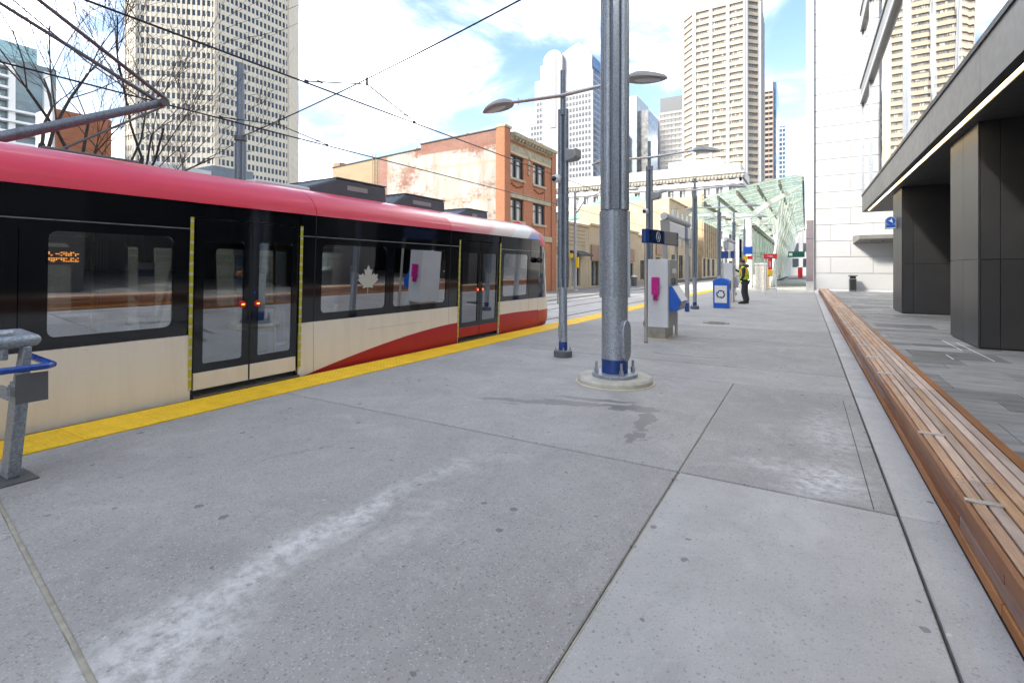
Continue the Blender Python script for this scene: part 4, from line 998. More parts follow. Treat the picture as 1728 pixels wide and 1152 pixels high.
# cross-span from the big pole to the slim pole, with delta hangers
sp0, sp1 = Vector((BPX - 0.12, BPY, 5.55)), Vector((LPX + 0.1, LPY, 4.86))
def on_span(x):
    t = (x - sp0.x) / (sp1.x - sp0.x); p = sp0.lerp(sp1, t); p.z -= 0.10 * 4 * t * (1 - t); return p
spn = thing('cross_span_wire', 'span wire crossing above the train from the big fluted pole to the slim pole', 'wire', tuple(on_span(TC)))
MB().tube([on_span(sp0.x + (sp1.x - sp0.x) * i / 16) for i in range(17)], 0.013, 5).build('wire', M_wire, spn)
q0, q1 = on_span(-2.9), on_span(-3.22)
MB().tube([q0, q0.lerp(q1, 0.35)], 0.03, 8).build('insulator', M_black, spn); MB().tube([q0.lerp(q1, 0.65), q1], 0.03, 8).build('insulator', M_black, spn)
for wx, wz, w_ in ((TC, W1Z, w1), (-10.62, W2Z, w2)):
    p = on_span(wx)
    MB().cyl((wx, p.y, p.z + 0.03), (wx, p.y, p.z - 0.12), 0.022, n=8).build('hanger_clamp', M_black, spn)
    for sg in (-1, 1):
        e = (wx, p.y + sg * 1.35, wz + 0.03)
        MB().tube([(wx, p.y, p.z - 0.10), e], 0.012, 5).build('delta_stay', M_wire, spn)
        MB().box(wx - 0.014, wx + 0.014, e[1] - 0.035, e[1] + 0.035, wz - 0.012, wz + 0.05).build('wire_clip', M_black, spn)
        e2 = Vector((wx, p.y, p.z - 0.10)).lerp(Vector(e), 0.8)
        MB().cyl(tuple(e2 - Vector((0.0, sg * 0.05, 0))), tuple(e2 + Vector((0, sg * 0.05, 0))), 0.018, n=8).build('turnbuckle', M_black, spn)
wire('thin wire crossing the street beyond the lamp posts in front of the pale office block', [(-17, 44, 7.6), (-3, 46, 8.4)], 0.012)
wire('second thin wire above the shops crossing towards the platform', [(-17, 50, 7.0), (-3, 52, 8.0)], 0.012)

# ------------------------------------------------------------------ far side of the street
M_stucco = S('tan_stucco', (0.48, 0.38, 0.26), 0.9, var=0.14, vs_=0.8, bp=0.2, bs=20)
M_stucco2 = S('cream_stucco', (0.50, 0.39, 0.26), 0.9, var=0.1, vs_=0.8, bp=0.2, bs=20)
M_sand = S('sandstone', (0.47, 0.36, 0.225), 0.9, var=0.18, vs_=1.2, bp=0.3, bs=12)
M_brown = S('brown_panel', (0.32, 0.19, 0.12), 0.7, var=0.08)
M_stone = S('pale_stone_trim', (0.42, 0.36, 0.25), 0.85, var=0.2, vs_=3, bp=0.3)
M_wglass = S('old_window_glass', (0.16, 0.17, 0.17), 0.12, var=0.5, vs_=0.9)
M_frame_dk = S('dark_window_frame', (0.035, 0.035, 0.037), 0.6)
M_roof = S('flat_roof', (0.12, 0.115, 0.11), 0.9)
M_blind = S('curtain_cloth', (0.55, 0.52, 0.47), 0.8, var=0.2, vs_=4)
def brick_mat(name, c1, c2, mort, paint=None, bscale=4.2):
    m, nt, b = newmat(name)
    p = pos(nt); s_ = nd(nt, 'ShaderNodeSeparateXYZ', {0: p})
    uv = nd(nt, 'ShaderNodeCombineXYZ', {0: mth(nt, 'ADD', s_.outputs['X'], s_.outputs['Y']), 1: s_.outputs['Z'], 2: 0.0}).outputs[0]
    br = nd(nt, 'ShaderNodeTexBrick', {'Vector': uv, 'Color1': c4(c1), 'Color2': c4(c2), 'Mortar': c4(mort), 'Scale': bscale, 'Mortar Size': 0.02, 'Bias': 0.0, 'Brick Width': 0.9, 'Row Height': 0.3})
    c = br.outputs['Color']
    big = noise(nt, p, 0.5, 5, 0.6)
    c = mixc(nt, rng(nt, big, 0.35, 0.7, 0, 0.5), c, mul(c1, 0.7))
    if paint:
        a = noise(nt, scl(nt, p, (0.22, 0.22, 0.55)), 1.0, 6, 0.62)
        f = noise(nt, p, 5.0, 7, 0.75)
        k = mth(nt, 'ADD', mth(nt, 'MULTIPLY', a, 0.75), mth(nt, 'MULTIPLY', f, 0.35))
        msk = rng(nt, k, 0.45, 0.53)
        top = rng(nt, s_.outputs['Z'], 9.62, 9.72)       # bare coping course at the top of the wall
        lf = mth(nt, 'MULTIPLY', rng(nt, s_.outputs['X'], -27.3, -27.2), 1.0)
        msk = mth(nt, 'MULTIPLY', msk, rng(nt, mth(nt, 'MULTIPLY', top, rng(nt, s_.outputs['X'], -24.1, -24.0)), 0, 1, 1, 0.08))
        stripe = mth(nt, 'MULTIPLY', rng(nt, s_.outputs['X'], -28.3, -28.25), rng(nt, s_.outputs['X'], -27.3, -27.35))
        msk = mth(nt, 'MULTIPLY', msk, rng(nt, stripe, 0, 1, 1, 0.15))
        dirt = noise(nt, scl(nt, p, (1.5, 1.5, 0.25)), 1.0, 6, 0.7)
        pc = mixc(nt, rng(nt, dirt, 0.38, 0.7, 0, 0.85), paint, (0.25, 0.21, 0.155))
        seam = None
        for zz in (6.3, 8.6):
            e = rng(nt, mth(nt, 'ABSOLUTE', mth(nt, 'SUBTRACT', mth(nt, 'ADD', s_.outputs['Z'], mth(nt, 'MULTIPLY', noise(nt, p, 1.2, 4), 0.25)), zz + 0.12)), 0.16, 0.02)
            seam = e if seam is None else mth(nt, 'MAXIMUM', seam, e)
        pc = mixc(nt, mth(nt, 'MULTIPLY', seam, 0.5), pc, (0.36, 0.27, 0.15))
        yel = rng(nt, s_.outputs['X'], -28.25, -28.3)
        pc = mixc(nt, yel, pc, (0.30, 0.245, 0.15))
        msk = mth(nt, 'MAXIMUM', msk, mth(nt, 'MULTIPLY', yel, 0.85))
        c = mixc(nt, msk, c, pc)
    nt.links.new(c, b.inputs['Base Color']); b.inputs['Roughness'].default_value = 0.9
    bump(nt, b, br.outputs['Fac'], -0.25, 0.01)
    return m
M_brick = brick_mat('orange_brick', (0.50, 0.20, 0.10), (0.42, 0.155, 0.075), (0.34, 0.2, 0.13))
M_brick_painted = brick_mat('painted_brick', (0.27, 0.115, 0.08), (0.21, 0.085, 0.06), (0.28, 0.22, 0.17), (0.42, 0.40, 0.36))
FX = -17.0
bb = thing('brick_building', 'three storey orange brick building with stone cornice and peeling white painted side wall', 'building', (-25, 31, -0.25))
BYA, BYB = 27.7, 35.5
MB().box(-33.4, FX - 0.3, BYA + 0.32, BYB, -0.3, 9.9).build('core', M_brick, bb)
# painted side wall facing the camera, stepped roofline
sd = MB()
sd.ext([(-33.4, -0.3), (FX - 0.55, -0.3), (FX - 0.55, 10.65), (-24.0, 10.45), (-24.0, 10.12), (-33.4, 9.72)], 'y', BYA, BYA + 0.32)
sd.build('side_wall', M_brick_painted, bb)
cp = MB().ext([(FX - 0.5, 10.655), (FX - 0.5, 10.73), (-24.05, 10.53), (-24.05, 10.455)], 'y', BYA - 0.05, BYA + 0.4)
cp.ext([(-24.06, 10.13), (-24.06, 10.2), (-33.45, 9.8), (-33.45, 9.725)], 'y', BYA - 0.05, BYA + 0.4)
cp.build('coping', M_frame_dk, bb)
MB().box(-33.4, -32.6, BYA + 0.02, BYA + 0.7, 9.78, 10.12).build('chimney', M_brick, bb)
for xx, h_ in ((-25.6, 10.12), (-20.9, 10.6)):
    MB().lathe([(0.10, 0.0), (0.10, 0.35), (0.26, 0.38), (0.28, 0.55), (0.15, 0.65), (0, 0.66)], (xx, BYA + 1.4, h_ - 0.05), 16).build('roof_vent', M_galv, bb, smooth=True)
for dx in (0.0, 0.32):
    MB().box(-28.75 + dx, -28.71 + dx, BYA - 0.14, BYA - 0.10, 2.0, 10.3).build('ladder_rail', M_brown, bb)
rg_ = MB()
for i in range(27): rg_.box(-28.71, -28.43, BYA - 0.13, BYA - 0.11, 2.2 + i * 0.3, 2.23 + i * 0.3)
rg_.build('ladder_rungs', M_brown, bb, stuff=True)
# street front: piers, spandrels, window bays built as openings
OPEN = [(28.55, 30.40), (31.80, 33.70)]
ZW = [(-0.1, 3.3), (4.75, 6.25), (7.62, 9.18)]
fr = MB(); xb, xf = FX - 0.3, FX
cols = [BYA, OPEN[0][0], OPEN[0][1], OPEN[1][0], OPEN[1][1], BYB]
for a, b in ((0, 1), (2, 3), (4, 5)): fr.box(xb, xf, cols[a], cols[b], -0.3, 10.35)
for (ya, yb) in OPEN:
    zs = [-0.3] + [z for w in ZW for z in w] + [10.35]
    for z0, z1 in zip(zs[0::2], zs[1::2]): fr.box(xb, xf - 0.03, ya, yb, z0, z1)
fr.build('street_front', M_brick, bb)
MB().box(FX - 0.55, FX + 0.12, BYA - 0.03, BYA + 0.72, -0.3, 10.75).build('corner_pier', M_brick, bb)
MB().box(xb, FX + 0.10, BYB - 0.75, BYB, -0.3, 10.5).build('corner_pier', M_brick, bb)
MB().box(FX - 0.6, FX + 0.2, BYA - 0.06, BYA + 0.78, 10.755, 10.9).build('pier_cap', M_stone, bb)
MB().box(xb, FX + 0.2, BYB - 0.8, BYB + 0.05, 10.505, 10.68).build('pier_cap', M_stone, bb)
cn = MB().ext([(FX + 0.002, 10.05), (FX + 0.10, 10.08), (FX + 0.14, 10.25), (FX + 0.40, 10.34), (FX + 0.46, 10.55), (FX - 0.3, 10.6), (FX - 0.3, 10.352), (FX + 0.002, 10.352)], 'y', BYA + 0.79, BYB - 0.81)
co_ = cn.build('cornice', M_stone, bb)
for i in range(13):
    y = BYA + 1.1 + i * 0.46
    MB().box(FX + 0.142, FX + 0.36, y, y + 0.14, 10.12, 10.27).build('bracket', M_stone, co_)
MB().box(FX + 0.002, FX + 0.07, BYA + 0.8, BYB - 0.82, 9.42, 9.85).build('frieze', S('frieze_stone', (0.34, 0.31, 0.22), 0.9, var=0.25, vs_=3, bp=0.3), bb)
MB().box(FX + 0.002, FX + 0.09, BYA + 0.8, BYB - 0.9, 9.19, 9.40).build('lintel_band', M_stucco2, bb)
MB().box(FX + 0.002, FX + 0.09, BYA + 0.8, BYB - 0.9, 6.27, 6.62).build('lintel_band', M_stone, bb)
MB().box(FX + 0.002, FX + 0.12, BYA + 0.8, BYB - 0.8, 3.5, 3.9).build('shop_cornice', M_stone, bb)
orn = MB()
for (yw, z0, z1, dp) in ((0.5, 9.15, 9.85, 0.28), (0.36, 8.75, 9.148, 0.20), (0.26, 8.45, 8.748, 0.16), (0.3, 8.05, 8.40, 0.14)):
    orn.lathe([(0.0, z0), (yw / 2, z0 + (z1 - z0) * 0.2), (yw / 2 * 0.9, z0 + (z1 - z0) * 0.7), (0, z1)], (FX + 0.05, 31.1, 0), 12, sx=dp / yw)
orn.build('stone_ornament', M_stone, bb, smooth=True)
for (ya, yb) in OPEN:
    for (z0, z1) in ZW[1:]:
        w = MB().box(FX - 0.22, FX - 0.18, ya, yb, z0, z1).build('window', M_wglass, bb)
        f_ = MB()
        f_.box(FX - 0.178, FX - 0.10, ya, ya + 0.09, z0, z1); f_.box(FX - 0.178, FX - 0.10, yb - 0.09, yb, z0, z1)
        ym = (ya + yb) / 2; f_.box(FX - 0.178, FX - 0.09, ym - 0.11, ym + 0.11, z0, z1)
        f_.box(FX - 0.178, FX - 0.10, ya + 0.091, ym - 0.111, z1 - 0.1, z1); f_.box(FX - 0.178, FX - 0.10, ym + 0.111, yb - 0.091, z1 - 0.1, z1)
        zm_ = z0 + (z1 - z0) * 0.62
        f_.box(FX - 0.178, FX - 0.12, ya + 0.091, ym - 0.111, zm_ - 0.03, zm_ + 0.03); f_.box(FX - 0.178, FX - 0.12, ym + 0.111, yb - 0.091, zm_ - 0.03, zm_ + 0.03)
        f_.build('frame', M_frame_dk, w)
        for k in range(2):
            a = ya + 0.12 + k * (ym - ya + 0.02); MB().box(FX - 0.179, FX - 0.176, a + 0.1, a + 0.48, z0 + 0.02, z1 - 0.14 - 0.2 * k).build('curtain', M_blind, w)
        MB().box(FX - 0.03, FX + 0.12, ya - 0.12, yb + 0.12, z0 - 0.16, z0 - 0.005).build('sill', M_stone, w)
    w = MB().box(FX - 0.22, FX - 0.18, ya, yb, -0.1, 3.3).build('shop_window', M_wglass, bb)
M_dbrick = S('dark_brick', (0.2, 0.06, 0.03), 0.9)
for (ya, yb) in OPEN:      # corbelled brick pattern under the upper windows
    for k, (o_, z) in enumerate(((0.15, 7.15), (0.45, 7.05), (0.8, 6.98), (1.2, 7.05), (1.5, 7.15))):
        MB().box(FX - 0.029, FX + 0.03, ya + o_, ya + o_ + 0.30, z, z + 0.07).build('corbel', M_dbrick, bb)

def shop(y0, y1, z1, label, mat, wins_=(), panels=(), xf=FX, depth=14, gable=False, cornice=True, awn=None, name='shop_building'):
    t = thing(name, label, 'building', (xf - depth / 2, (y0 + y1) / 2, -0.25), 'shops across the street')
    # wall with real openings
    ed = sorted(wins_, key=lambda w: w[0]); wl = MB(); cur = y0
    for (a, b, za, zb) in ed:
        wl.box(xf - 0.35, xf, cur, a, -0.3, z1); wl.box(xf - 0.35, xf, a, b, -0.3, za); wl.box(xf - 0.35, xf, a, b, zb, z1); cur = b
    wl.box(xf - 0.35, xf, cur, y1, -0.3, z1)
    wl.build('wall', mat, t)
    MB().box(xf - depth, xf - 0.36, y0 + 0.01, y1 - 0.01, -0.3, z1 - 0.2).build('core', mat, t)
    for (a, b, za, zb) in ed:
        w = MB().box(xf - 0.30, xf - 0.26, a, b, za, zb).build('window', M_wglass, t)
        f_ = MB(); n = max(1, round((b - a) / 1.3))
        for i in range(n + 1): f_.box(xf - 0.258, xf - 0.18, a + (b - a - 0.08) * i / n, a + (b - a - 0.08) * i / n + 0.08, za, zb)
        f_.build('frame', M_frame_dk, w)
    for (a, b, za, zb, m) in panels: MB().box(xf + 0.002, xf + 0.16, a, b, za, zb).build('sign_panel', m, t, bevel=0.02)
    if cornice: MB().box(xf - 0.3, xf + 0.18, y0, y1, z1 + 0.002, z1 + 0.22).build('cornice', mat, t, bevel=0.04)
    if gable: MB().ext([(y0, z1 + 0.23), ((y0 + y1) / 2, z1 + gable), (y1, z1 + 0.23)], 'x', xf - 3, xf - 0.05).build('gable', mat, t)
    if awn:
        a, b, z = awn
        MB().ext([(xf + 0.002, z), (xf + 0.9, z - 0.35), (xf + 0.9, z - 0.5), (xf + 0.002, z - 0.2)], 'y', a, b).build('awning', M_frame_dk, t)
    return t
s1 = shop(35.56, 42.5, 5.2, 'tan stucco shop with horizontal grooves and dark awning right of the brick building', M_stucco, [(35.9, 38.3, 0.6, 2.3), (38.7, 40.6, 0.0, 2.6)], [(35.8, 38.0, 2.6, 3.3, M_stone)], awn=(38.3, 41.4, 3.05))
for i in range(5): MB().box(FX + 0.001, FX + 0.04, 35.6, 41.6, 3.5 + i * 0.32, 3.54 + i * 0.32).build('groove', M_brown, s1)
shop(42.55, 47.4, 5.45, 'cream stucco shopfront with a brown sign box above a recessed entrance', M_stucco2, [(43.1, 45.3, -0.1, 2.2)], [(43.0, 45.5, 2.25, 3.7, M_brown)])
shop(47.45, 53.6, 5.2, 'plain tan shop hidden mostly behind the big fluted pole', M_stucco, [(48.5, 52.5, 0.4, 2.4)])
shop(53.65, 58.2, 5.6, 'low shop with sloping parapet and brown box sign right of the big fluted pole', M_stucco2, [(54.0, 56.2, 0.4, 2.1)], [(53.8, 56.2, 2.3, 3.7, M_brown)])
shop(58.25, 65.0, 5.3, 'pale low shop with shaded window under the green glass roof', M_stucco2, [(59.0, 61.0, 0.2, 2.5), (62.0, 64.2, 0.2, 2.8)])
shop(65.05, 73.5, 6.2, 'sandstone shop with brown upper panel behind the information sign', M_sand, [(66, 68.5, 0.2, 3.0), (70, 72.8, 0.2, 3.0)], [(66, 72, 3.3, 4.8, M_brown)])
s7 = shop(73.55, 96, 11.6, 'taller sandstone commercial block with parapet behind the sign gantry', M_sand, [(75, 78, 0, 3.6), (80, 83, 0, 3.6), (86, 89, 0, 3.6), (91, 94, 0, 3.6)] , name='commercial_block')
for i in range(6):
    for z in (5.2, 8.4):
        w = MB().box(FX + 0.005, FX + 0.02, 75 + i * 3.4, 76.3 + i * 3.4, z, z + 1.9).build('window', M_wglass, s7)
        MB().box(FX + 0.005, FX + 0.18, 74.9 + i * 3.4, 76.4 + i * 3.4, z - 0.2, z - 0.01).build('sill', M_stone, w)
s8 = shop(100, 122, 15.5, 'tall sandstone building with narrow arched windows left of the glass canopy', M_sand, [(101.5, 104, 0, 3.5), (106, 109, 0, 3.5), (112, 115, 0, 3.5)], name='sandstone_building')
for i in range(8):
    for z in (4.8, 7.6, 10.4, 13.0):
        MB().box(FX + 0.005, FX + 0.02, 101 + i * 2.6, 101.8 + i * 2.6, z, z + 1.6).build('window', M_wglass, s8)
for i in range(9): MB().box(FX + 0.003, FX + 0.3, 100.1 + i * 2.6, 100.5 + i * 2.6, 3.7, 15.4).build('pilaster', M_sand, s8)
# green glass roof
gr_ = thing('green_roofed_building', 'building with green glass hipped roof rising above the low shops', 'building', (-26, 84, 0))
MB().box(-34, -19.5, 76, 92, -0.3, 9.6).build('wall', M_white, gr_)
M_green = S('green_roof_glass', (0.20, 0.42, 0.27), 0.25, var=0.12)
MB().add([(-19.2, 75.8, 9.7), (-19.2, 92.2, 9.7), (-34.2, 92.2, 9.7), (-34.2, 75.8, 9.7), (-23.5, 80, 13.2), (-23.5, 88, 13.2), (-30, 88, 13.2), (-30, 80, 13.2)],
         [(0, 1, 5, 4), (1, 2, 6, 5), (2, 3, 7, 6), (3, 0, 4, 7), (4, 5, 6, 7), (3, 2, 1, 0)]).build('roof', M_green, gr_)
MB().box(-19.4, -19.0, 75.5, 92.5, 9.25, 9.69).build('eave', M_green, gr_)

# low white building behind the train, iron fence and gate
M_lowwall = S('pale_render', (0.66, 0.60, 0.45), 0.9, var=0.08, vs_=0.8)
lw = thing('low_building', 'long low pale building with dark parapet cap behind the train', 'building', (-23, 9, -0.25))
MB().box(-30, FX - 0.6, 4.6, 13.4, -0.3, 4.28).build('wall', M_lowwall, lw)
MB().box(-30.1, FX - 0.45, 4.5, 13.5, 4.285, 4.50).build('parapet_cap', M_frame_dk, lw)
MB().box(-30.0, FX - 0.5, 4.55, 13.45, 4.0, 4.284).build('fascia', M_white, lw)
MB().box(-20.5, -19.2, 10.4, 12.0, 4.5, 5.35).build('rooftop_unit', S('blue_grey_metal', (0.24, 0.29, 0.33), 0.5, 0.2), lw)
MB().box(-20.6, -19.1, 8.3, 10.3, 4.5, 5.1).build('rooftop_shed', M_white, lw)
MB().box(-24.6, -23.9, 9.0, 9.9, 4.5, 5.5).build('brick_chimney', M_brick, lw)
fn = thing('iron_fence', 'black iron fence with pointed bars seen through the train windows', 'fence', (-15.5, 13, -0.22))
for zz in (0.15, 1.05, 1.3): MB().box(-15.53, -15.47, 10.0, 16.5, zz, zz + 0.045).build('rail', M_black, fn)
fb = MB().cyl((-15.5, 10.1, -0.22), (-15.5, 10.1, 1.55), 0.014, n=6).cyl((-15.5, 10.1, 1.55), (-15.5, 10.1, 1.68), 0.022, 0.002, n=6).build('bar', M_black, fn)
for i in range(1, 43): shared(fb, 'bar', fn, (0, i * 0.15, 0))
sl_ = thing('slatted_screen', 'cream vertical slat screen across the street seen through the train windows', 'screen', (-15.5, 18, -0.22))
sb_ = MB().box(-15.54, -15.46, 16.8, 16.88, -0.22, 1.75).build('slat', M_stucco2, sl_)
for i in range(1, 14): shared(sb_, 'slat', sl_, (0, i * 0.17, 0))
for zz in (0.1, 1.62): MB().box(-15.458, -15.42, 16.7, 19.2, zz, zz + 0.1).build('rail', M_brown, sl_)

# far-pavement street pole with yellow boxes, litter bin
sp = thing('street_light_pole', 'slim grey street light pole with curved arm and yellow boxes on the far pavement', 'street light', (-15.2, 35.3, -0.24))
MB().cyl((-15.2, 35.3, -0.24), (-15.2, 35.3, 7.4), 0.13, 0.10, 14).build('pole', M_midgrey, sp, smooth=True)
MB().cyl((-15.2, 35.3, -0.24), (-15.2, 35.3, -0.1), 0.3, 0.2, 14).build('base', M_midgrey, sp, smooth=True)
MB().tube([(-15.2, 35.3, 5.6), (-14.6, 36.0, 6.9), (-13.4, 37.2, 7.6), (-11.8, 38.8, 7.8)], 0.05, 8).build('arm', M_galv, sp, smooth=True)
MB().box(-12.1, -11.4, 38.5, 39.2, 7.72, 7.86).build('lamp_head', M_midgrey, sp, bevel=0.04)
MB().box(-15.08, -14.85, 35.05, 35.25, 1.55, 2.35).build('yellow_box', M_yel, sp, bevel=0.03)
MB().box(-15.55, -15.3, 34.95, 35.15, 2.3, 2.65).build('yellow_box', M_yel, sp, bevel=0.03)
fbn = thing('litter_bin', 'small dark litter bin on the far pavement near the shops', 'bin', (-14.6, 48.5, -0.24))
MB().lathe([(0.26, 0.0), (0.3, 0.85), (0.3, 0.9)], (-14.6, 48.5, -0.235), 16).build('body', M_dkgrey, fbn, smooth=True)
MB().lathe([(0.32, 0.905), (0.32, 0.97), (0.1, 1.08)], (-14.6, 48.5, -0.235), 16).build('hood', M_offwhite, fbn, smooth=True)
wp = thing('banner_post', 'pale slim post standing beside the far litter bin', 'post', (-14.9, 47.6, -0.24))
MB().cyl((-14.9, 47.6, -0.24), (-14.9, 47.6, 4.3), 0.11, n=12).build('post', M_white, wp, smooth=True)
ws = thing('street_sign', 'white rectangular sign board beside the front of the train', 'sign', (-13.1, 21.4, -0.24))
MB().cyl((-13.1, 21.4, -0.24), (-13.1, 21.4, 2.5), 0.04, n=10).build('post', M_galv, ws, smooth=True)
MB().box(-13.45, -12.75, 21.33, 21.355, 1.85, 2.55).build('board', M_white, ws)

# ------------------------------------------------------------------ towers
M_pre = S('precast_cream', (0.60, 0.54, 0.43), 0.85, var=0.05, vs_=0.3)
M_tg_dark = S('tower_glass_dark', (0.05, 0.06, 0.075), 0.12, var=0.5, vs_=0.25, metal=0.3)
M_tg_mid = S('tower_glass_grey', (0.23, 0.23, 0.22), 0.15, var=0.45, vs_=0.3)
M_tg_blue = S('tower_glass_blue', (0.10, 0.16, 0.26), 0.1, var=0.4, vs_=0.2, metal=0.4)
M_wgran = S('white_granite', (0.36, 0.36, 0.36), 0.7, var=0.03)
M_beige = S('beige_spandrel', (0.44, 0.36, 0.26), 0.85, var=0.06)
M_brownst = S('rose_granite', (0.36, 0.24, 0.18), 0.7, var=0.1)
M_greyst = S('grey_spandrel', (0.36, 0.34, 0.32), 0.7, var=0.06)
def facade(pier, band, p0, p1, z0, z1, fl, bays, pw, bh, dep, corner=0.0):
    p0 = Vector((p0[0], p0[1], 0)); p1 = Vector((p1[0], p1[1], 0)); L = (p1 - p0).length; d = (p1 - p0) / L; n = Vector((d.y, -d.x, 0)); rz = math.atan2(d.y, d.x)
    for i in range(bays + 1):
        w = pw if 0 < i < bays else max(pw, corner)
        c = p0 + d * (L * i / bays) + n * dep / 2
        if pw > 0 or (corner and i in (0, bays)): pier.obox((c.x, c.y, (z0 + z1) / 2), (w, dep, z1 - z0), rz=rz)
    k = 0; z = z0
    while z < z1 - 0.1:
        c = p0 + d * L / 2 + n * (dep * 0.36)
        band.obox((c.x, c.y, z + bh / 2), (L - 0.01, dep * 0.7, bh), rz=rz); z += fl
def tower(name, label, poly, z1, faces, core, pierm, bandm, fl=3.6, base=(0, 0), top=None, z0=0.0):
    """faces: {edge index: (bays, pier width, band height, depth, corner width, glass material)}"""
    cx = sum(p[0] for p in poly) / len(poly); cy = sum(p[1] for p in poly) / len(poly)
    t = thing(name, label, 'tower', (cx, cy, 0), 'office towers behind the street')
    MB().prism(poly, -0.5, z1).build('glass_core', core, t)
    pr, bd = MB(), MB()
    for e, (bays, pw, bh, dep, cw) in faces.items():
        facade(pr, bd, poly[e], poly[(e + 1) % len(poly)], z0, z1, fl, bays, pw, bh, dep, cw)
    if pr.v: pr.build('piers', pierm, t, stuff=True)
    if bd.v: bd.build('spandrels', bandm, t, stuff=True)
    if top: MB().prism(poly, z1 + 0.01, z1 + top[0]).build('crown', top[1], t)
    return t
shade_block = tower('office_block', 'unseen grey office block added across the street to shade the platform', [(-32, -62), (-18.9, -62), (-18.9, 3.5), (-32, 3.5)], 34,
      {1: (20, 0.8, 1.6, 0.4, 1.0), 2: (5, 0.8, 1.6, 0.4, 1.0)}, M_tg_mid, M_greyst, M_greyst, 3.6, top=(2, M_greyst))  # added out of view to keep the sun off platform and train
# left tower: faceted cream precast grid (counter-clockwise so normals face outwards)
lt = tower('office_tower', 'faceted cream office tower with a tight grid of small square windows on the left', [(-199.7, 79.4), (-193.3, 79.4), (-175, 96), (-175, 124), (-190.3, 139.3), (-215, 139.3), (-218, 105)], 122,
      {0: (4, 0.75, 1.9, 0.22, 1.2), 1: (16, 0.56, 1.6, 0.22, 1.6), 2: (18, 0.56, 1.6, 0.22, 1.6), 3: (12, 1.2, 2.7, 0.22, 1.0), 6: (8, 0.7, 1.9, 0.22, 1.0)}, M_tg_dark, M_pre, M_pre, 3.6, top=(6, M_pre))
# right tower: octagonal, beige strips and white fins
rt = tower('office_tower', 'tall octagonal office tower with white fins and beige bands right of centre', [(-57.9, 286.5), (-51.4, 280), (-26.5, 280), (-20.6, 285.9), (-20.6, 312), (-26.5, 318), (-51.4, 318), (-57.9, 312)], 139,
      {0: (1, 0.0, 1.9, 0.8, 1.6), 1: (3, 1.7, 1.9, 0.9, 1.9), 2: (1, 0.0, 1.7, 0.8, 2.2), 3: (4, 1.0, 2.6, 0.8, 2.0), 7: (4, 1.0, 1.9, 0.8, 2.0)}, S('bronze_tower_glass', (0.27, 0.235, 0.195), 0.25, var=0.35, vs_=0.35), M_wgran, M_beige, 3.55, top=(26, M_beige))
pr, bd = MB(), MB()
facade(pr, bd, (-51.4, 279.94), (-26.5, 279.94), 0, 139, 200, 24, 0.16, 0.01, 0.2); facade(pr, bd, (-26.4, 279.94), (-20.5, 285.84), 0, 139, 200, 8, 0.14, 0.01, 0.2)
pr.build('mullions', M_dkgrey, rt, stuff=True)
rnd = random.Random(4); bl_ = MB()
for k in range(38):
    for j in range(24):
        if rnd.random() < 0.16:
            x = -51.4 + 24.9 * (j + 0.15) / 24; z = 1.9 + k * 3.55; bl_.box(x, x + 0.75, 279.86, 279.93, z + rnd.choice((0.1, 0.7)), z + 1.6)
bl_.build('window_blinds', M_blind, rt, stuff=True)
# white arched tower
at = thing('office_tower', 'white granite tower with arched top and sloping crown behind the lamp posts', 'tower', (-140, 330, 0), 'office towers behind the street')
MB().box(-163.7, -117.2, 300.5, 352, -0.5, 104).build('lower_block', M_wgran, at)
MB().box(-159, -117.2, 300.4, 350, 104.01, 129).build('upper_block', M_wgran, at)
MB().box(-155, -117.8, 300.6, 348, 129.01, 139).build('top_block', M_wgran, at)
MB().ext([(-149, 139.01), (-118.5, 139.01), (-127, 149), (-133, 147)], 'y', 301.2, 345).build('sloped_crown', M_wgran, at)
ar = [(-151.5, 60), (-137.5, 60)] + [(-144.5 + 7 * math.cos(math.pi * i / 14), 139.5 + 7 * math.sin(math.pi * i / 14)) for i in range(15)]
MB().ext(ar, 'y', 297.8, 300.3).build('arched_bay', M_wgran, at)
ar2 = [(-147.2, 95), (-141.8, 95)] + [(-144.5 + 2.7 * math.cos(math.pi * i / 14), 140 + 2.7 * math.sin(math.pi * i / 14)) for i in range(15)]
MB().ext(ar2, 'y', 297.5, 297.7).build('arched_window', M_greyst, at)
MB().ext([(x + 0.0, z) for x, z in [(-146.6, 95), (-142.4, 95)] + [(-144.5 + 2.1 * math.cos(math.pi * i / 14), 139.8 + 2.1 * math.sin(math.pi * i / 14)) for i in range(15)]], 'y', 297.3, 297.49).build('arch_infill', M_wgran, at)
gl_ = MB(); M_hint = S('pale_window', (0.10, 0.105, 0.115), 0.3, var=0.1)
for k in range(30):
    for j in range(20):
        x = -162 + j * 2.2; z = 3 + k * 3.9
        if z > 100 and x < -158: continue
        if -152.5 < x < -136.8 and z > 58: continue
        gl_.box(x, x + 1.25, 300.2 if z < 100 else 300.1, 300.39, z, z + 2.0)
gl_.build('front_windows', M_hint, at, stuff=True)
gs = MB()
for k in range(33):
    for j in range(17):
        gs.box(-117.19, -117.0, 302 + j * 2.9, 303.9 + j * 2.9, 3 + k * 3.9, 5.4 + k * 3.9)
gs.build('side_windows', M_tg_blue, at, stuff=True)
MB().box(-117.195, -117.05, 300.8, 350, 131, 137.5).build('side_glazing', M_tg_blue, at)
for x, z in ((-128, 149), (-126.5, 148.6), (-121, 143)): MB().cyl((x, 310, z - 1), (x, 310, z + 4), 0.12, n=6).build('antenna', M_midgrey, at)
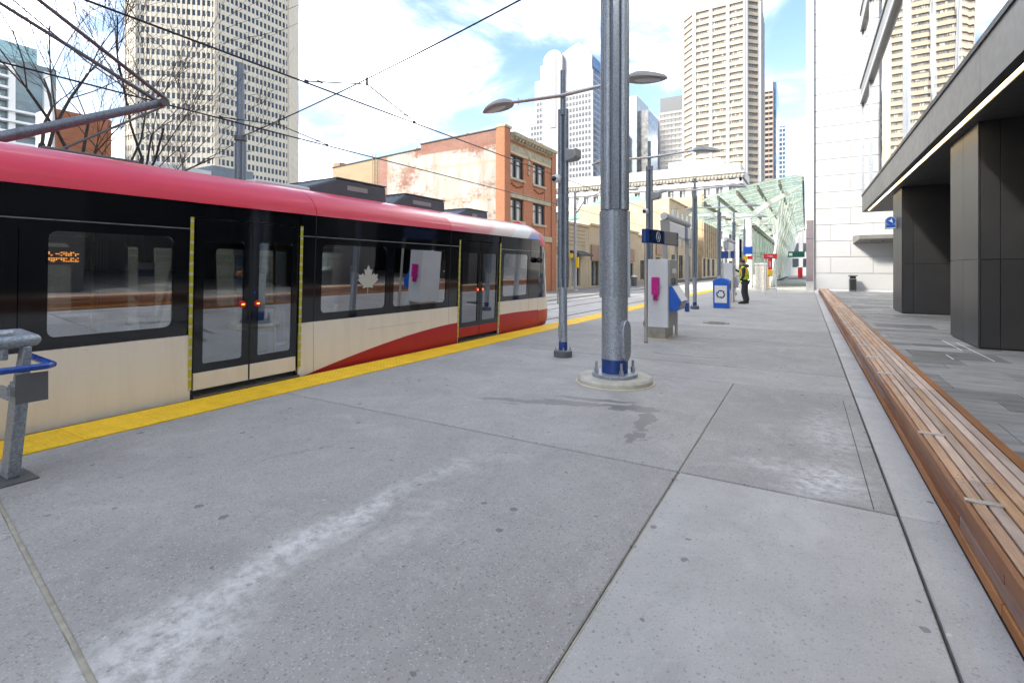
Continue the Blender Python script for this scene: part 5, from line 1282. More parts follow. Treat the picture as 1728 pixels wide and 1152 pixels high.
# brown stepped tower, pale slab, grey tower, dark tower, slim tower
bt_ = thing('office_tower', 'stepped brown stone and glass tower behind the big fluted pole', 'tower', (-130, 420, 0), 'office towers behind the street')
MB().box(-150, -131.5, 400, 440, -0.5, 128).build('stone_shaft', M_brownst, bt_); MB().box(-131.49, -125.8, 400.5, 440, -0.5, 112).build('stone_step', M_brownst, bt_)
MB().box(-131, -119.5, 404, 440, -0.5, 144).build('glass_slab', S('pale_tower_glass', (0.35, 0.38, 0.40), 0.45, var=0.25, vs_=0.15), bt_)
MB().box(-124, -111, 408, 440, -0.5, 132).build('glass_slab', M_tg_mid, bt_)
gw = MB()
for k in range(32):
    for j in range(9):
        x = -149 + j * 2.6; 
        if x < -132.5 or (x < -127 and k < 28): gw.box(x, x + 1.5, 399.8 if x < -131 else 400.3, 400.49, 4 + k * 3.9, 6.2 + k * 3.9)
gw.build('windows', M_tg_dark, bt_, stuff=True)
sl2 = thing('office_tower', 'blank white tower with sloping roof beside the grey tower', 'tower', (-118, 470, 0), 'office towers behind the street')
MB().ext([(-136, -0.5), (-108, -0.5), (-108, 134), (-136, 152)], 'y', 450, 480).build('shaft', M_wgran, sl2)
tower('office_tower', 'flat-topped grey tower with banded windows left of the octagonal tower', [(-87, 350), (-62, 350), (-62, 385), (-87, 385)], 110, {0: (10, 0.2, 1.5, 0.4, 0.5), 1: (10, 0.2, 1.5, 0.4, 0.5)}, M_tg_mid, M_greyst, M_greyst, 3.6, top=(9.5, M_dkgrey))
dk = tower('office_tower', 'dark tower with blue glass side just right of the octagonal tower', [(-29, 380), (-19, 380), (-19, 420), (-29, 420)], 122, {0: (4, 0.3, 1.7, 0.4, 0.4)}, M_tg_dark, M_brownst, S('taupe_spandrel', (0.34, 0.29, 0.25), 0.7), 3.6, top=(9, M_greyst))
MB().box(-18.99, -17.0, 380.5, 420, -0.5, 128).build('glass_side', M_tg_blue, dk)
tower('office_tower', 'slim distant blue glass tower right of the dark tower', [(-19.0, 470), (-14.2, 470), (-14.2, 500), (-19.0, 500)], 120, {0: (2, 0.3, 0.9, 0.4, 0.3)}, M_tg_blue, M_offwhite, M_offwhite, 3.8)
# pale classical office block across the end of the shops
cb_ = thing('office_block', 'pale six storey office block with dentilled cornice and regular windows', 'building', (-40, 145, -0.25))
CY = 135.0
MB().box(-66, -14.2, CY + 0.6, 160, -0.3, 24.2).build('core', M_wglass, cb_)
pw_ = MB(); bw = MB(); 
M_cstone = S('cream_limestone', (0.52, 0.50, 0.46), 0.8, var=0.05, vs_=0.4)
for i in range(18):
    x = -66 + i * 3.0; wdt = 1.45
    pw_.box(x, x + wdt, CY, CY + 0.62, -0.3, 24.2)
for k in range(7):
    for i in range(17):
        x = -66 + i * 3.0 + 1.45; bw.box(x, x + 1.55, CY + 0.08, CY + 0.62, k * 3.75 - 0.3, k * 3.75 + 1.35)
pw_.build('piers', M_cstone, cb_, stuff=True); bw.build('spandrels', M_cstone, cb_, stuff=True)
MB().box(-14.2, -13.6, CY, 160, -0.3, 24.2).build('street_wall', M_cstone, cb_)
mu = MB()
for i in range(17):
    x = -66 + i * 3.0 + 1.45 + 0.72; mu.box(x, x + 0.1, CY + 0.5, CY + 0.59, 1, 24.1)
mu.build('mullions', M_white, cb_, stuff=True)
MB().box(-66.3, -13.3, CY - 0.3, 160, 22.6, 23.2).build('string_course', M_cstone, cb_)
MB().ext([(CY + 0.5, 24.21), (CY - 0.3, 24.21), (CY - 0.5, 25.0), (CY - 0.9, 25.3), (CY - 0.9, 25.7), (CY + 0.5, 25.7)], 'x', -66.5, -12.9).build('cornice', M_cstone, cb_)
dn = MB()
for i in range(62): dn.box(-66 + i * 0.86, -65.6 + i * 0.86, CY - 0.75, CY - 0.36, 24.5, 24.95)
dn.build('dentils', M_stone, cb_, stuff=True)
MB().box(-66, -14, CY + 0.3, 159, 25.71, 28.0).build('parapet', M_cstone, cb_)
MB().box(-32, -19, CY + 3, 150, 28.01, 30.2).build('penthouse', M_white, cb_)
# left background: apartment block with balconies and a small brick block
ap = thing('apartment_building', 'white balconied apartment building behind the bare trees at far left', 'building', (-232, 45, 0))
MB().box(-250, -216, 20, 66, -0.5, 68).build('core', S('apartment_glass', (0.16, 0.22, 0.24), 0.2, var=0.4, vs_=0.15), ap)
for k in range(19):
    z = 3.2 + k * 3.4
    MB().box(-216, -213.5, 20, 66 - (0 if k < 15 else 12), z, z + 0.7).build('balcony_slab', M_white, ap)
    MB().box(-213.7, -213.5, 20, 52, z + 0.71, z + 1.5).build('balustrade', S('glass_rail', (0.42, 0.45, 0.45), 0.2), ap)
for i in range(6): MB().box(-216.0, -214.4, 20 + i * 8.5, 21.6 + i * 8.5, -0.5, 66).build('pier', M_white, ap)
MB().box(-246, -219, 20, 62, 68.01, 74).build('penthouse', S('teal_glass', (0.25, 0.42, 0.45), 0.15, var=0.3), ap)
MB().box(-215.9, -213.9, 45, 48, 40, 67).build('brick_panel', M_brick, ap)
sb2 = thing('brick_block', 'small plain orange brick block rising behind the low building at left', 'building', (-31, 10.2, -0.25))
MB().box(-31.9, -30, 9.1, 11.3, -0.3, 8.9).build('wall', M_brick, sb2)
MB().box(-31.95, -29.95, 9.0, 9.099, -0.3, 8.95).build('rendered_side', M_white, sb2)

# ------------------------------------------------------------------ dark-columned building on the right
def granite_mat():
    m, nt, b = newmat('black_granite')
    p = pos(nt); oi = nd(nt, 'ShaderNodeObjectInfo').outputs['Random']
    f = noise(nt, p, 210, 3, 0.7)
    c = mixc(nt, rng(nt, f, 0.35, 0.7), (0.012, 0.012, 0.013), (0.055, 0.055, 0.057))
    c = mixc(nt, rng(nt, noise(nt, p, 1.5, 5), 0.4, 0.7, 0, 0.5), c, (0.05, 0.048, 0.046))
    c = nd(nt, 'ShaderNodeHueSaturation', {'Color': c, 'Value': rng(nt, oi, 0, 1, 0.85, 1.15)}).outputs[0]
    nt.links.new(c, b.inputs['Base Color'])
    nt.links.new(rng(nt, noise(nt, p, 60, 4), 0.3, 0.7, 0.34, 0.5), b.inputs['Roughness'])
    b.inputs['Specular IOR Level'].default_value = 0.75
    return m
M_gran = granite_mat()
M_fascia = S('bronze_grey_cladding', (0.20, 0.195, 0.18), 0.5, 0.25, var=0.08, vs_=1.5, rnd=0.06)
M_soffit = S('dark_soffit', (0.05, 0.05, 0.05), 0.5, var=0.2)
M_light = emit('warm_light_strip', (1.0, 0.74, 0.38), 1.1)
def mirror_mat():
    m, nt, b = newmat('coated_facade_glass')
    b.inputs['Base Color'].default_value = (0.60, 0.62, 0.64, 1); b.inputs['Metallic'].default_value = 1.0; b.inputs['Roughness'].default_value = 0.012
    p = pos(nt)
    bump(nt, b, noise(nt, scl(nt, p, (0.6, 0.9, 0.5)), 1.0, 2), 0.10, 0.02)
    return m
M_mirror = mirror_mat()
rbd = thing('office_building', 'modern building on the right with black granite piers and mirror glass above', 'building', (10, 5, 0))
X0 = 2.30; ZS = 4.13; YE = 28.7; YS = -12.0
def pier(y0, y1, x0=2.70, x1=9.0):
    n = int((x1 - x0 - 0.35) / 1.05); zs = ((0.03, 1.62), (1.63, ZS - 0.01))
    pr_ = MB().box(x0 + 0.03, x1, y0 + 0.03, y1 - 0.03, 0.0, ZS - 0.005).build('pier', M_black, rbd)
    for za, zb in zs:
        ym = (y0 + y1) / 2
        for ya, yb in ((y0, ym - 0.004), (ym + 0.004, y1)):
            MB().box(x0, x0 + 0.028, ya, yb, za, zb).build('panel', M_gran, pr_, bevel=0.004, seg=1)
        xx = [x0 + 0.031] + [x0 + 0.30] + [x0 + 0.30 + 1.15 * (i + 1) for i in range(n)] + [x1]
        for a, b in zip(xx[:-1], xx[1:]):
            if b - a > 0.1: MB().box(a + 0.004, b - 0.004, y0, y0 + 0.028, za, zb).build('panel', M_gran, pr_, bevel=0.004, seg=1)
    return pr_
for x_, ya_, yb_ in ((2.56, 10.6, 12.9), (2.40, 11.7, 13.2), (2.05, 9.9, 11.0), (3.6, 9.2, 11.4)):
    MB().box(x_ - 0.008, x_ + 0.008, ya_, yb_, -0.002, 0.0015).build('salt_line', M_white, pz)
pc1 = pier(12.10, 14.1); pc2 = pier(20.45, 22.3); pier(3.2, 5.2, 3.4); pier(-6, -4, 2.7)
ol = MB().box(4.2, 4.28, 20.435, 20.449, 0.34, 0.42).build('socket_cover', M_offwhite, pc2)
MB().box(9.0, 9.3, YS, YE - 0.5, 0.0, ZS - 0.01).build('recess_wall', M_gran, rbd)
sf = MB().box(X0 + 0.26, 9.3, YS, YE - 0.26, ZS, ZS + 0.10).build('soffit', M_soffit, rbd)
for i in range(9):
    MB().cyl((5.5, -2 + i * 3.6, ZS - 0.012), (5.5, -2 + i * 3.6, ZS + 0.01), 0.07, n=14).build('downlight', M_dkgrey, sf)
MB().box(X0 + 0.15, X0 + 0.24, YS, YE - 0.5, ZS + 0.03, ZS + 0.06).build('light_strip', M_light, rbd)
MB().box(X0 + 0.145, X0 + 0.15, YS, YE - 0.5, ZS + 0.002, ZS + 0.06).build('light_trim', M_soffit, rbd)
MB().box(X0 + 0.24, X0 + 0.26, YS, YE - 0.5, ZS + 0.002, ZS + 0.10).build('light_trim', M_soffit, rbd)
MB().box(X0 + 0.001, X0 + 0.144, YS, YE - 0.02, ZS - 0.001, ZS + 0.02).build('fascia_return', M_soffit, rbd)
n = 22
for i in range(n):
    a = YS + (YE - YS) * i / n; b = YS + (YE - YS) * (i + 1) / n
    MB().box(X0, X0 + 0.03, a + 0.006, b - 0.006, ZS, 4.86).build('fascia_panel', M_fascia, rbd)
MB().box(X0 + 0.031, X0 + 0.14, YS, YE - 0.03, ZS + 0.021, 4.85).build('fascia_backing', M_black, rbd)
MB().box(X0, 9.3, YE - 0.018, YE + 0.012, ZS, 4.86).build('end_fascia', M_fascia, rbd)
MB().box(X0 - 0.03, X0 + 0.02, YS, YE + 0.02, 4.862, 4.95).build('sill_rail', M_black, rbd)
TOP = 16.6
MB().box(X0 + 0.10, 30, YS, YE - 0.1, 4.86, TOP).build('upper_core', M_black, rbd)
mul_y = [YE, 25.4, 17.1, 8.8, 0.5, -7.8, YS]
for z0, z1 in ((4.95, 9.24), (10.1, 12.66), (13.55, TOP)):
    for b, a in zip(mul_y[:-1], mul_y[1:]):
        MB().box(X0 + 0.03, X0 + 0.06, a + 0.05, b - 0.05, z0, z1).build('pane', M_mirror, rbd)
    for y in mul_y:
        mlo = MB().box(X0 - 0.02, X0 + 0.09, y - 0.05, y + 0.0, z0, z1).build('mullion', M_black, rbd)
        MB().box(X0 - 0.03, X0 + 0.06, y - 0.10, y - 0.052, z0, z1).build('mullion_trim', M_steel, mlo)
for z0, z1 in ((9.25, 10.09), (12.67, 13.54)):
    MB().box(X0 - 0.06, X0 + 0.09, YS, YE + 0.02, z0, z1).build('spandrel', S('spandrel_grey', (0.30, 0.30, 0.29), 0.4, 0.3), rbd)
    MB().box(X0 - 0.10, X0 - 0.061, YS, YE + 0.03, z0 - 0.02, z0 + 0.10).build('spandrel_lip', M_offwhite, rbd)
    MB().box(X0 - 0.10, X0 - 0.061, YS, YE + 0.03, z1 - 0.10, z1 + 0.02).build('spandrel_lip', M_dkgrey, rbd)
MB().box(X0, 30, YE - 0.099, YE - 0.02, 4.87, TOP).build('end_wall', M_fascia, rbd)
# round blue projecting sign on the far pier
ps = thing('projecting_sign', 'small blue arch-topped sign projecting from the far black granite pier', 'sign', (2.53, 21.5, 2.85))
SX, SZ = 2.53, 3.08
sh_ = [(SX - 0.155, SZ - 0.24), (SX + 0.155, SZ - 0.24)] + [(SX + 0.155 * math.cos(math.pi * i / 14), SZ + 0.03 + 0.155 * math.sin(math.pi * i / 14)) for i in range(15)]
MB().ext(sh_, 'y', 21.45, 21.55).build('case', M_midgrey, ps, bevel=0.006)
MB().ext([(SX + 0.13 * math.cos(2 * math.pi * i / 24), SZ + 0.03 + 0.13 * math.sin(2 * math.pi * i / 24)) for i in range(24)], 'y', 21.438, 21.449).build('blue_disc', M_bluep, ps)
MB().box(SX - 0.125, SX + 0.125, 21.438, 21.449, SZ - 0.19, SZ - 0.105).build('blue_strip', M_bluep, ps)
MB().box(SX - 0.125, SX + 0.125, 21.438, 21.449, SZ - 0.225, SZ - 0.205).build('white_strip', M_white, ps)
MB().ext([(SX - 0.085, SZ + 0.055), (SX + 0.02, SZ - 0.01), (SX + 0.06, SZ - 0.05), (SX + 0.045, SZ + 0.03), (SX + 0.015, SZ + 0.12), (SX - 0.01, SZ + 0.045)], 'y', 21.43, 21.437).build('white_emblem', M_white, ps)
for z in (SZ - 0.16, SZ - 0.06, SZ + 0.04): MB().cyl((SX + 0.155, 21.5, z), (2.70, 21.5, z), 0.012, n=8).build('bracket', M_black, ps)

# ------------------------------------------------------------------ white clad building beyond
wb = thing('white_building', 'tall white building clad in large smooth panels at the end of the plaza', 'building', (8, 45, 0))
WY = 39.5
MB().box(0.5, 30, WY + 0.06, 62, 0.0, 42).build('core', M_midgrey, wb)
M_wpan = S('white_cladding', (0.46, 0.46, 0.455), 0.4, var=0.025, vs_=0.4, rnd=0.025)
zb = [0.12, 1.17, 2.26, 3.33, 4.42, 5.5]
while zb[-1] < 41: zb.append(zb[-1] + 1.1)
MB().box(0.5, 9.6, WY + 0.01, WY + 0.058, 0.0, 0.115).build('skirting', M_offwhite, wb)
for k, (za, zz) in enumerate(zip(zb[:-1], zb[1:])):
    xs = [0.5, 1.45 if k % 2 else 2.55, 3.75 if k % 2 else 4.9, 6.3, 9.6]
    if k > 9: xs = [0.5, 4.9, 9.6]
    for a, b in zip(xs[:-1], xs[1:]):
        MB().box(a + 0.010, b - 0.010, WY, WY + 0.058, za + 0.016, zz - 0.016).build('panel', M_wpan, wb)
cnp = thing('entrance_canopy', 'thin grey wedge canopy fixed to the white wall above the litter bin', 'canopy', (3.9, 38.8, 3.1))
MB().add([(2.66, WY - 0.002, 3.12), (4.95, WY - 0.002, 3.12), (4.95, 38.0, 3.34), (2.92, 38.0, 3.34), (2.66, WY - 0.002, 3.62), (4.95, WY - 0.002, 3.62), (4.95, 38.0, 3.58), (2.92, 38.0, 3.58)],
         [(0, 3, 2, 1), (4, 5, 6, 7), (0, 1, 5, 4), (1, 2, 6, 5), (2, 3, 7, 6), (3, 0, 4, 7)]).build('slab', M_fascia, cnp)
for xx in (3.6, 4.2): MB().cyl((xx, 38.7, 3.20), (xx, 38.7, 3.232), 0.05, n=12).build('downlight', M_black, cnp)
MB().box(4.9, 5.0, 39.3, WY - 0.001, 0, 3.1).build('jamb', M_dkgrey, wb)
crn = thing('corner_pilaster', 'cream and brown corner pilaster at the left edge of the white building', 'pilaster', (0.26, 39.6, 0))
MB().box(0.03, 0.46, 39.3, 39.75, 4.75, 42).build('cream_shaft', S('cream_metal', (0.62, 0.53, 0.38), 0.5), crn)
MB().box(0.03, 0.46, 39.3, 39.75, 0.62, 4.74).build('brown_casing', S('mauve_brown_metal', (0.17, 0.14, 0.15), 0.45), crn)
MB().box(0.02, 0.47, 39.29, 39.76, 0, 0.615).build('plinth', M_midgrey, crn)
MB().box(0.02, 0.47, 39.29, 39.76, 3.5, 3.52).build('joint_band', M_black, crn)

# ------------------------------------------------------------------ glazed station canopy
def fritted():
    m, nt, b = newmat('canopy_glass')
    out = nt.nodes['Material Output']
    tr = nd(nt, 'ShaderNodeBsdfTransparent', {'Color': c4((0.80, 0.87, 0.83))}); tl = nd(nt, 'ShaderNodeBsdfTranslucent', {'Color': c4((0.36, 0.42, 0.385))})
    gl = nd(nt, 'ShaderNodeBsdfGlossy', {'Color': c4((0.9, 0.95, 0.92)), 'Roughness': 0.05})
    f = rng(nt, noise(nt, pos(nt), 0.8, 4), 0.35, 0.65, 0.25, 0.5)
    m1 = nd(nt, 'ShaderNodeMixShader', {0: f, 1: tr.outputs[0], 2: tl.outputs[0]})
    m2 = nd(nt, 'ShaderNodeMixShader', {0: mth(nt, 'MULTIPLY', nd(nt, 'ShaderNodeFresnel', {'IOR': 1.3}).outputs[0], 0.5), 1: m1.outputs[0], 2: gl.outputs[0]})
    nt.links.new(m2.outputs[0], out.inputs['Surface'])
    return m
M_cglass = fritted()
M_tubew = S('white_steel_tube', (0.84, 0.84, 0.80), 0.4, var=0.04)
M_rib = S('olive_grey_steel', (0.20, 0.19, 0.15), 0.5, 0.2)
cn_ = thing('station_canopy', 'glass station canopy on white branching steel columns at the far end of the platform', 'canopy', (-3.5, 60, 0))
CS = 1.22                                  # module size of the canopy frame
RX = [-6.9, -5.8, -4.45, -3.05, -1.65, -0.15]
RZ = [6.80, 7.20, 7.50, 7.78, 8.02, 8.14]
YC0, YC1 = 40.6, 94.0
CXC = -3.93                                # line of the main columns
for i, (x, z) in enumerate(zip(RX, RZ)):
    MB().box(x - 0.07, x + 0.07, YC0 + 0.3, YC1, z - 0.42, z - 0.14).build('rib', M_rib, cn_)
def pane6(name, a, b):
    (xa, za, ya), (xb, zb, yb) = a, b
    MB().add([(xa, ya, za), (xb, ya, zb), (xb, yb, zb), (xa, yb, za), (xa, ya, za + .03), (xb, ya, zb + .03), (xb, yb, zb + .03), (xa, yb, za + .03)],
             [(0, 3, 2, 1), (4, 5, 6, 7), (0, 1, 5, 4), (1, 2, 6, 5), (2, 3, 7, 6), (3, 0, 4, 7)]).build(name, M_cglass, cn_)
ny = 12; dyc = (YC1 - YC0) / ny
for j in range(ny):
    ya = YC0 + dyc * j; yb = ya + dyc
    for i in range(5): pane6('roof_pane', (RX[i] + .02, RZ[i], ya + .02), (RX[i + 1] - .02, RZ[i + 1], yb - .02))
    pane6('eave_pane', (-8.1, 5.75, ya + 0.8), (-6.98, 6.66, yb + 0.74))
    for o_ in (0.3, 0.3 + dyc / 2):
        MB().tube([(RX[k], ya + o_, RZ[k] - 0.08) for k in range(6)], 0.04, 6).build('purlin', M_tubew, cn_, smooth=True)
for k in range(7):
    yc = 43.2 + 7.9 * k; w = 0.31
    cf = MB().loft([[(CXC + a * w, yc + b * w, 0.0) for a, b in ((-1, -1), (1, -1), (1, 1), (-1, 1))], [(CXC + a * w * .95, yc + b * w * .95, 5.3) for a, b in ((-1, -1), (1, -1), (1, 1), (-1, 1))]])
    cl_ = cf.build('column', M_tubew, cn_, bevel=0.07)
    MB().loft([[(-4.0, yc - .19, 5.15), (-4.0, yc + .19, 5.15), (-3.65, yc + .19, 5.9), (-3.65, yc - .19, 5.9)], [(-2.4, yc - .15, 6.3), (-2.4, yc + .15, 6.3), (-2.5, yc + .15, 6.72), (-2.5, yc - .15, 6.72)], [(-0.2, yc - .07, 7.62), (-0.2, yc + .07, 7.62), (-0.2, yc + .07, 7.8), (-0.2, yc - .07, 7.8)]]).build('arm', M_tubew, cl_, bevel=0.03)
    MB().loft([[(-3.8, yc - .19, 5.15), (-3.8, yc - .19, 5.75), (-3.8, yc + .19, 5.75), (-3.8, yc + .19, 5.15)], [(-5.6, yc - .14, 5.7), (-5.6, yc - .14, 6.05), (-5.6, yc + .14, 6.05), (-5.6, yc + .14, 5.7)], [(-7.7, yc - .06, 5.8), (-7.7, yc - .06, 5.93), (-7.7, yc + .06, 5.93), (-7.7, yc + .06, 5.8)]]).build('arm', M_tubew, cl_, bevel=0.03)
    for dy in (0.0, 3.95):
        y_ = yc + 0.7 + dy
        MB().tube([(-2.45, y_, 0.0), (-1.98, y_, 3.4), (-1.6, y_, 7.7)], 0.08, 10).build('inclined_strut', M_tubew, cn_, smooth=True)
        MB().tube([(-1.98, y_, 3.4), (-0.85, y_ + 1.3, 7.75)], 0.05, 8).build('branch', M_tubew, cn_, smooth=True)
        MB().tube([(-1.98, y_, 3.4), (-2.95, y_ + 1.3, 7.3)], 0.05, 8).build('branch', M_tubew, cn_, smooth=True)
MB().box(-3.72, -3.48, 43.7, YC1, 4.7, 5.05).build('long_beam', M_rib, cn_)
for j in range(14):
    ya = 43.6 + j * 3.6
    MB().box(-3.66, -3.62, ya, ya + 3.5, 1.0, 4.65).build('screen_pane', M_cglass, cn_)
    MB().box(-3.70, -3.58, ya - 0.08, ya - 0.02, 0.0, 4.69).build('screen_post', M_tubew, cn_)
for z in (0.95, 2.7): MB().box(-3.68, -3.6, 43.6, 94, z - 0.04, z).build('screen_rail', M_tubew, cn_)
sw2 = thing('stone_planter_wall', 'pale stone panel wall beside the first canopy column', 'wall', (-2.7, 39, 0))
MB().box(-2.92, -2.25, 37.0, 37.3, 0, 1.75).build('panel', S('pale_speckled_stone', (0.60, 0.56, 0.48), 0.8, var=0.25, vs_=8), sw2)
MB().box(-2.95, -2.22, 36.95, 37.35, 1.751, 1.85).build('coping', M_white, sw2)
MB().box(-2.245, -2.05, 37.05, 37.25, 0, 1.6).build('brown_post', M_sand, sw2)
bs_ = thing('station_name_sign', 'small blue and yellow station sign on a post behind the person', 'sign', (-2.95, 31.6, 0))
MB().cyl((-3.15, 31.6, 0), (-3.15, 31.6, 2.5), 0.03, n=8).build('post', M_steel, bs_)
MB().box(-3.10, -2.62, 31.57, 31.63, 2.30, 2.75).build('blue_board', M_bluep, bs_, bevel=0.02); MB().box(-3.10, -2.90, 31.57, 31.63, 1.8, 2.22).build('yellow_board', M_yel, bs_); MB().box(-2.89, -2.62, 31.57, 31.63, 2.0, 2.22).build('red_board', M_red, bs_)
for k, y in enumerate((52, 58, 65, 73)):
    b_ = thing('platform_bench', ('nearest', 'second', 'third', 'farthest')[k] + ' of the dark benches under the glass canopy', 'bench', (-2.15, y, 0), 'benches under the canopy')
    MB().box(-2.35, -1.85, y, y + 1.6, 0.42, 0.48).build('seat', M_navy, b_, bevel=0.01); MB().box(-2.42, -2.36, y, y + 1.6, 0.55, 0.9).build('backrest', M_navy, b_, bevel=0.01)
    for yy in (y + 0.2, y + 1.3): MB().box(-2.3, -1.95, yy, yy + 0.06, 0.0, 0.419).build('leg', M_steel, b_)
gs_ = thing('hanging_sign', 'dark green hanging direction sign under the far end of the canopy', 'sign', (-0.9, 75, 3.2))
MB().box(-2.6, -0.1, 75, 75.15, 3.0, 3.75).build('panel', S('dark_green_sign', (0.01, 0.10, 0.08), 0.4), gs_)
MB().box(-1.9, -1.5, 74.97, 74.999, 3.2, 3.55).build('white_mark', M_white, gs_)
for x in (-2.4, -0.3): MB().cyl((x, 75.07, 3.75), (x, 75.07, 6.5), 0.03, n=6).build('hanger', M_steel, gs_)
# street end beyond the canopy
eb = thing('street_end_building', 'pale building closing the view at the far end of the street', 'building', (12, 150, 0))
MB().box(-4, 30, 150, 175, -0.5, 12).build('wall', M_wgran, eb)
for i in range(8):
    for z in (2, 6): MB().box(-3 + i * 2.4, -1.6 + i * 2.4, 149.9, 149.99, z, z + 2.2).build('window', M_tg_dark, eb)
for k, (x, y, c, lb) in enumerate(((-0.8, 98, M_red, 'distant small red kiosk at the end of the platform'), (0.6, 97, M_dkgrey, 'distant dark kiosk at the end of the platform'))):
    t_ = thing('kiosk', lb, 'kiosk', (x, y, 0)); MB().box(x - 0.35, x + 0.35, y, y + 0.8, 0, 1.7).build('body', c, t_, bevel=0.05); MB().box(x - 0.42, x + 0.42, y - 0.1, y + 0.9, 1.701, 1.85).build('roof', M_white, t_, bevel=0.03)

# ------------------------------------------------------------------ bare street trees behind the train
M_bark = S('dark_bark', (0.05, 0.042, 0.036), 0.95, var=0.3, vs_=14, bp=0.5, bs=30)
M_twig = S('bare_twigs', (0.09, 0.06, 0.045), 0.95, var=0.3)
def bare_tree(x, y, label, lean, seed, h=4.6, r=0.085):
    rnd = random.Random(seed)
    t = thing('bare_tree', label, 'tree', (x, y, -0.24), 'bare street trees')
    tr, tw = MB(), MB()
    def grow(p, d, L, rad, lev):
        pts = [p]; rs = [rad]; n = 4 if lev < 3 else 3
        for i in range(n):
            d = (d + Vector((rnd.uniform(-1, 1), rnd.uniform(-1, 1), rnd.uniform(-0.35, 0.6))) * (0.10 if lev == 0 else 0.22)).normalized()
            p = p + d * (L / n); pts.append(p); rs.append(rad * (1 - 0.45 * (i + 1) / n))
        (tr if lev < 2 else tw).tube(pts, rs, 7 if lev < 2 else 3)
        if lev >= 5: return
        for k in range(rnd.choice((3, 3, 4)) if lev < 4 else 2):
            i = rnd.randint(max(1, n - 2), n); a = rnd.uniform(0, 2 * math.pi); sp_ = rnd.uniform(0.35, 0.85)
            u = d.cross(Vector((0.3, 0.2, 1))).normalized(); w = d.cross(u)
            nd_ = (d + (u * math.cos(a) + w * math.sin(a)) * sp_ + Vector((0, 0, 0.15))).normalized()
            grow(pts[i], nd_, L * rnd.uniform(0.55, 0.8), max(rs[i] * rnd.uniform(0.5, 0.7), 0.005), lev + 1)
    grow(Vector((x, y, -0.24)), Vector(lean).normalized(), h, r, 0)
    tr.build('trunk', M_bark, t, smooth=True); tw.build('crown', M_twig, t)
bare_tree(-13.6, 3.9, 'dark bare tree at the far left behind the pantograph', (0.0, -0.05, 1), 3, 4.4, 0.11)
bare_tree(-13.7, 5.1, 'bare tree with thin crossing twigs between the pantograph knee and the cream tower', (0, 0.06, 1), 11, 3.8, 0.07)
bare_tree(-13.5, 4.3, 'bare tree leaning right in front of the cream office tower', (0, 0.40, 1), 21, 4.6, 0.09)
bare_tree(-15.0, 6.6, 'bare tree with low spreading branches left of the slim overhead pole', (0, 0.22, 1), 8, 3.4, 0.06)

# ------------------------------------------------------------------ cleaner in a yellow vest
M_cloth = S('black_workwear', (0.018, 0.018, 0.02), 0.85, var=0.3, vs_=20)
M_trous = S('charcoal_trousers', (0.03, 0.031, 0.034), 0.85, var=0.25, vs_=20)
M_vest = S('hi_vis_yellow', (0.42, 0.80, 0.03), 0.6, var=0.06)
M_orange = S('hi_vis_orange', (0.90, 0.25, 0.05), 0.5)
M_skin = S('skin', (0.50, 0.30, 0.21), 0.55)
M_glove = S('teal_glove', (0.01, 0.20, 0.26), 0.6)
def skin_mesh(name, verts, edges, radii, mat, parent, sub=2, root=0):
    me = bpy.data.meshes.new(name); o0 = ORG[parent.name]
    me.from_pydata([tuple(Vector(v) - o0) for v in verts], edges, [])
    o = bpy.data.objects.new(name, me); C.objects.link(o)
    sm = o.modifiers.new('skin', 'SKIN'); sm.use_smooth_shade = True
    if not me.skin_vertices: pass
    for i, sv in enumerate(me.skin_vertices[0].data):
        r = radii[i]; sv.radius = r if isinstance(r, tuple) else (r, r); sv.use_root = (i == root)
    ss = o.modifiers.new('sub', 'SUBSURF'); ss.levels = sub; ss.render_levels = sub
    bpy.context.view_layer.update()
    m2_ = bpy.data.meshes.new_from_object(o.evaluated_get(bpy.context.evaluated_depsgraph_get()))
    bpy.data.objects.remove(o)
    m2_.materials.clear(); m2_.materials.append(mat)
    q = bpy.data.objects.new(name, m2_); C.objects.link(q); q.parent = parent; ORG[q.name] = o0
    return q
PX_, PY_ = -2.22, 22.9
per = thing('person', 'person in dark clothes, black toque and yellow safety vest reaching towards the machine', 'person', (PX_, PY_, 0))
def P(dx, dy, z): return (PX_ + dx, PY_ + dy, z)
# facing -X; lean slightly; body as one skinned figure
bv = [P(0.03, 0, 0.98), P(0.0, 0, 1.18), P(0.0, 0, 1.38), P(-0.01, 0, 1.54), P(-0.06, 0, 1.63),        # 0 pelvis 1 waist 2 chest 3 neck 4 head base
      P(0.02, -0.10, 0.90), P(-0.03, -0.11, 0.50), P(0.06, -0.12, 0.10), P(-0.10, -0.13, 0.045),      # 5-8 near leg (toward camera)
      P(0.05, 0.10, 0.90), P(0.05, 0.12, 0.50), P(0.14, 0.12, 0.10), P(-0.01, 0.13, 0.045),           # 9-12 far leg
      P(0.01, -0.19, 1.44), P(0.0, -0.25, 1.16), P(-0.12, -0.24, 0.95),                              # 13-15 near arm, hanging
      P(0.0, 0.18, 1.45), P(-0.16, 0.22, 1.30), P(-0.37, 0.16, 1.44)]                                # 16-18 far arm, raised forward
be = [(0, 1), (1, 2), (2, 3), (3, 4), (0, 5), (5, 6), (6, 7), (7, 8), (0, 9), (9, 10), (10, 11), (11, 12), (2, 13), (13, 14), (14, 15), (2, 16), (16, 17), (17, 18)]
br_ = [(0.16, 0.13), (0.155, 0.13), (0.19, 0.14), 0.075, 0.07, 0.10, 0.075, 0.055, 0.045, 0.10, 0.075, 0.055, 0.045, 0.075, 0.058, 0.042, 0.075, 0.056, 0.042]
skin_mesh('body', bv, be, br_, M_cloth, per)
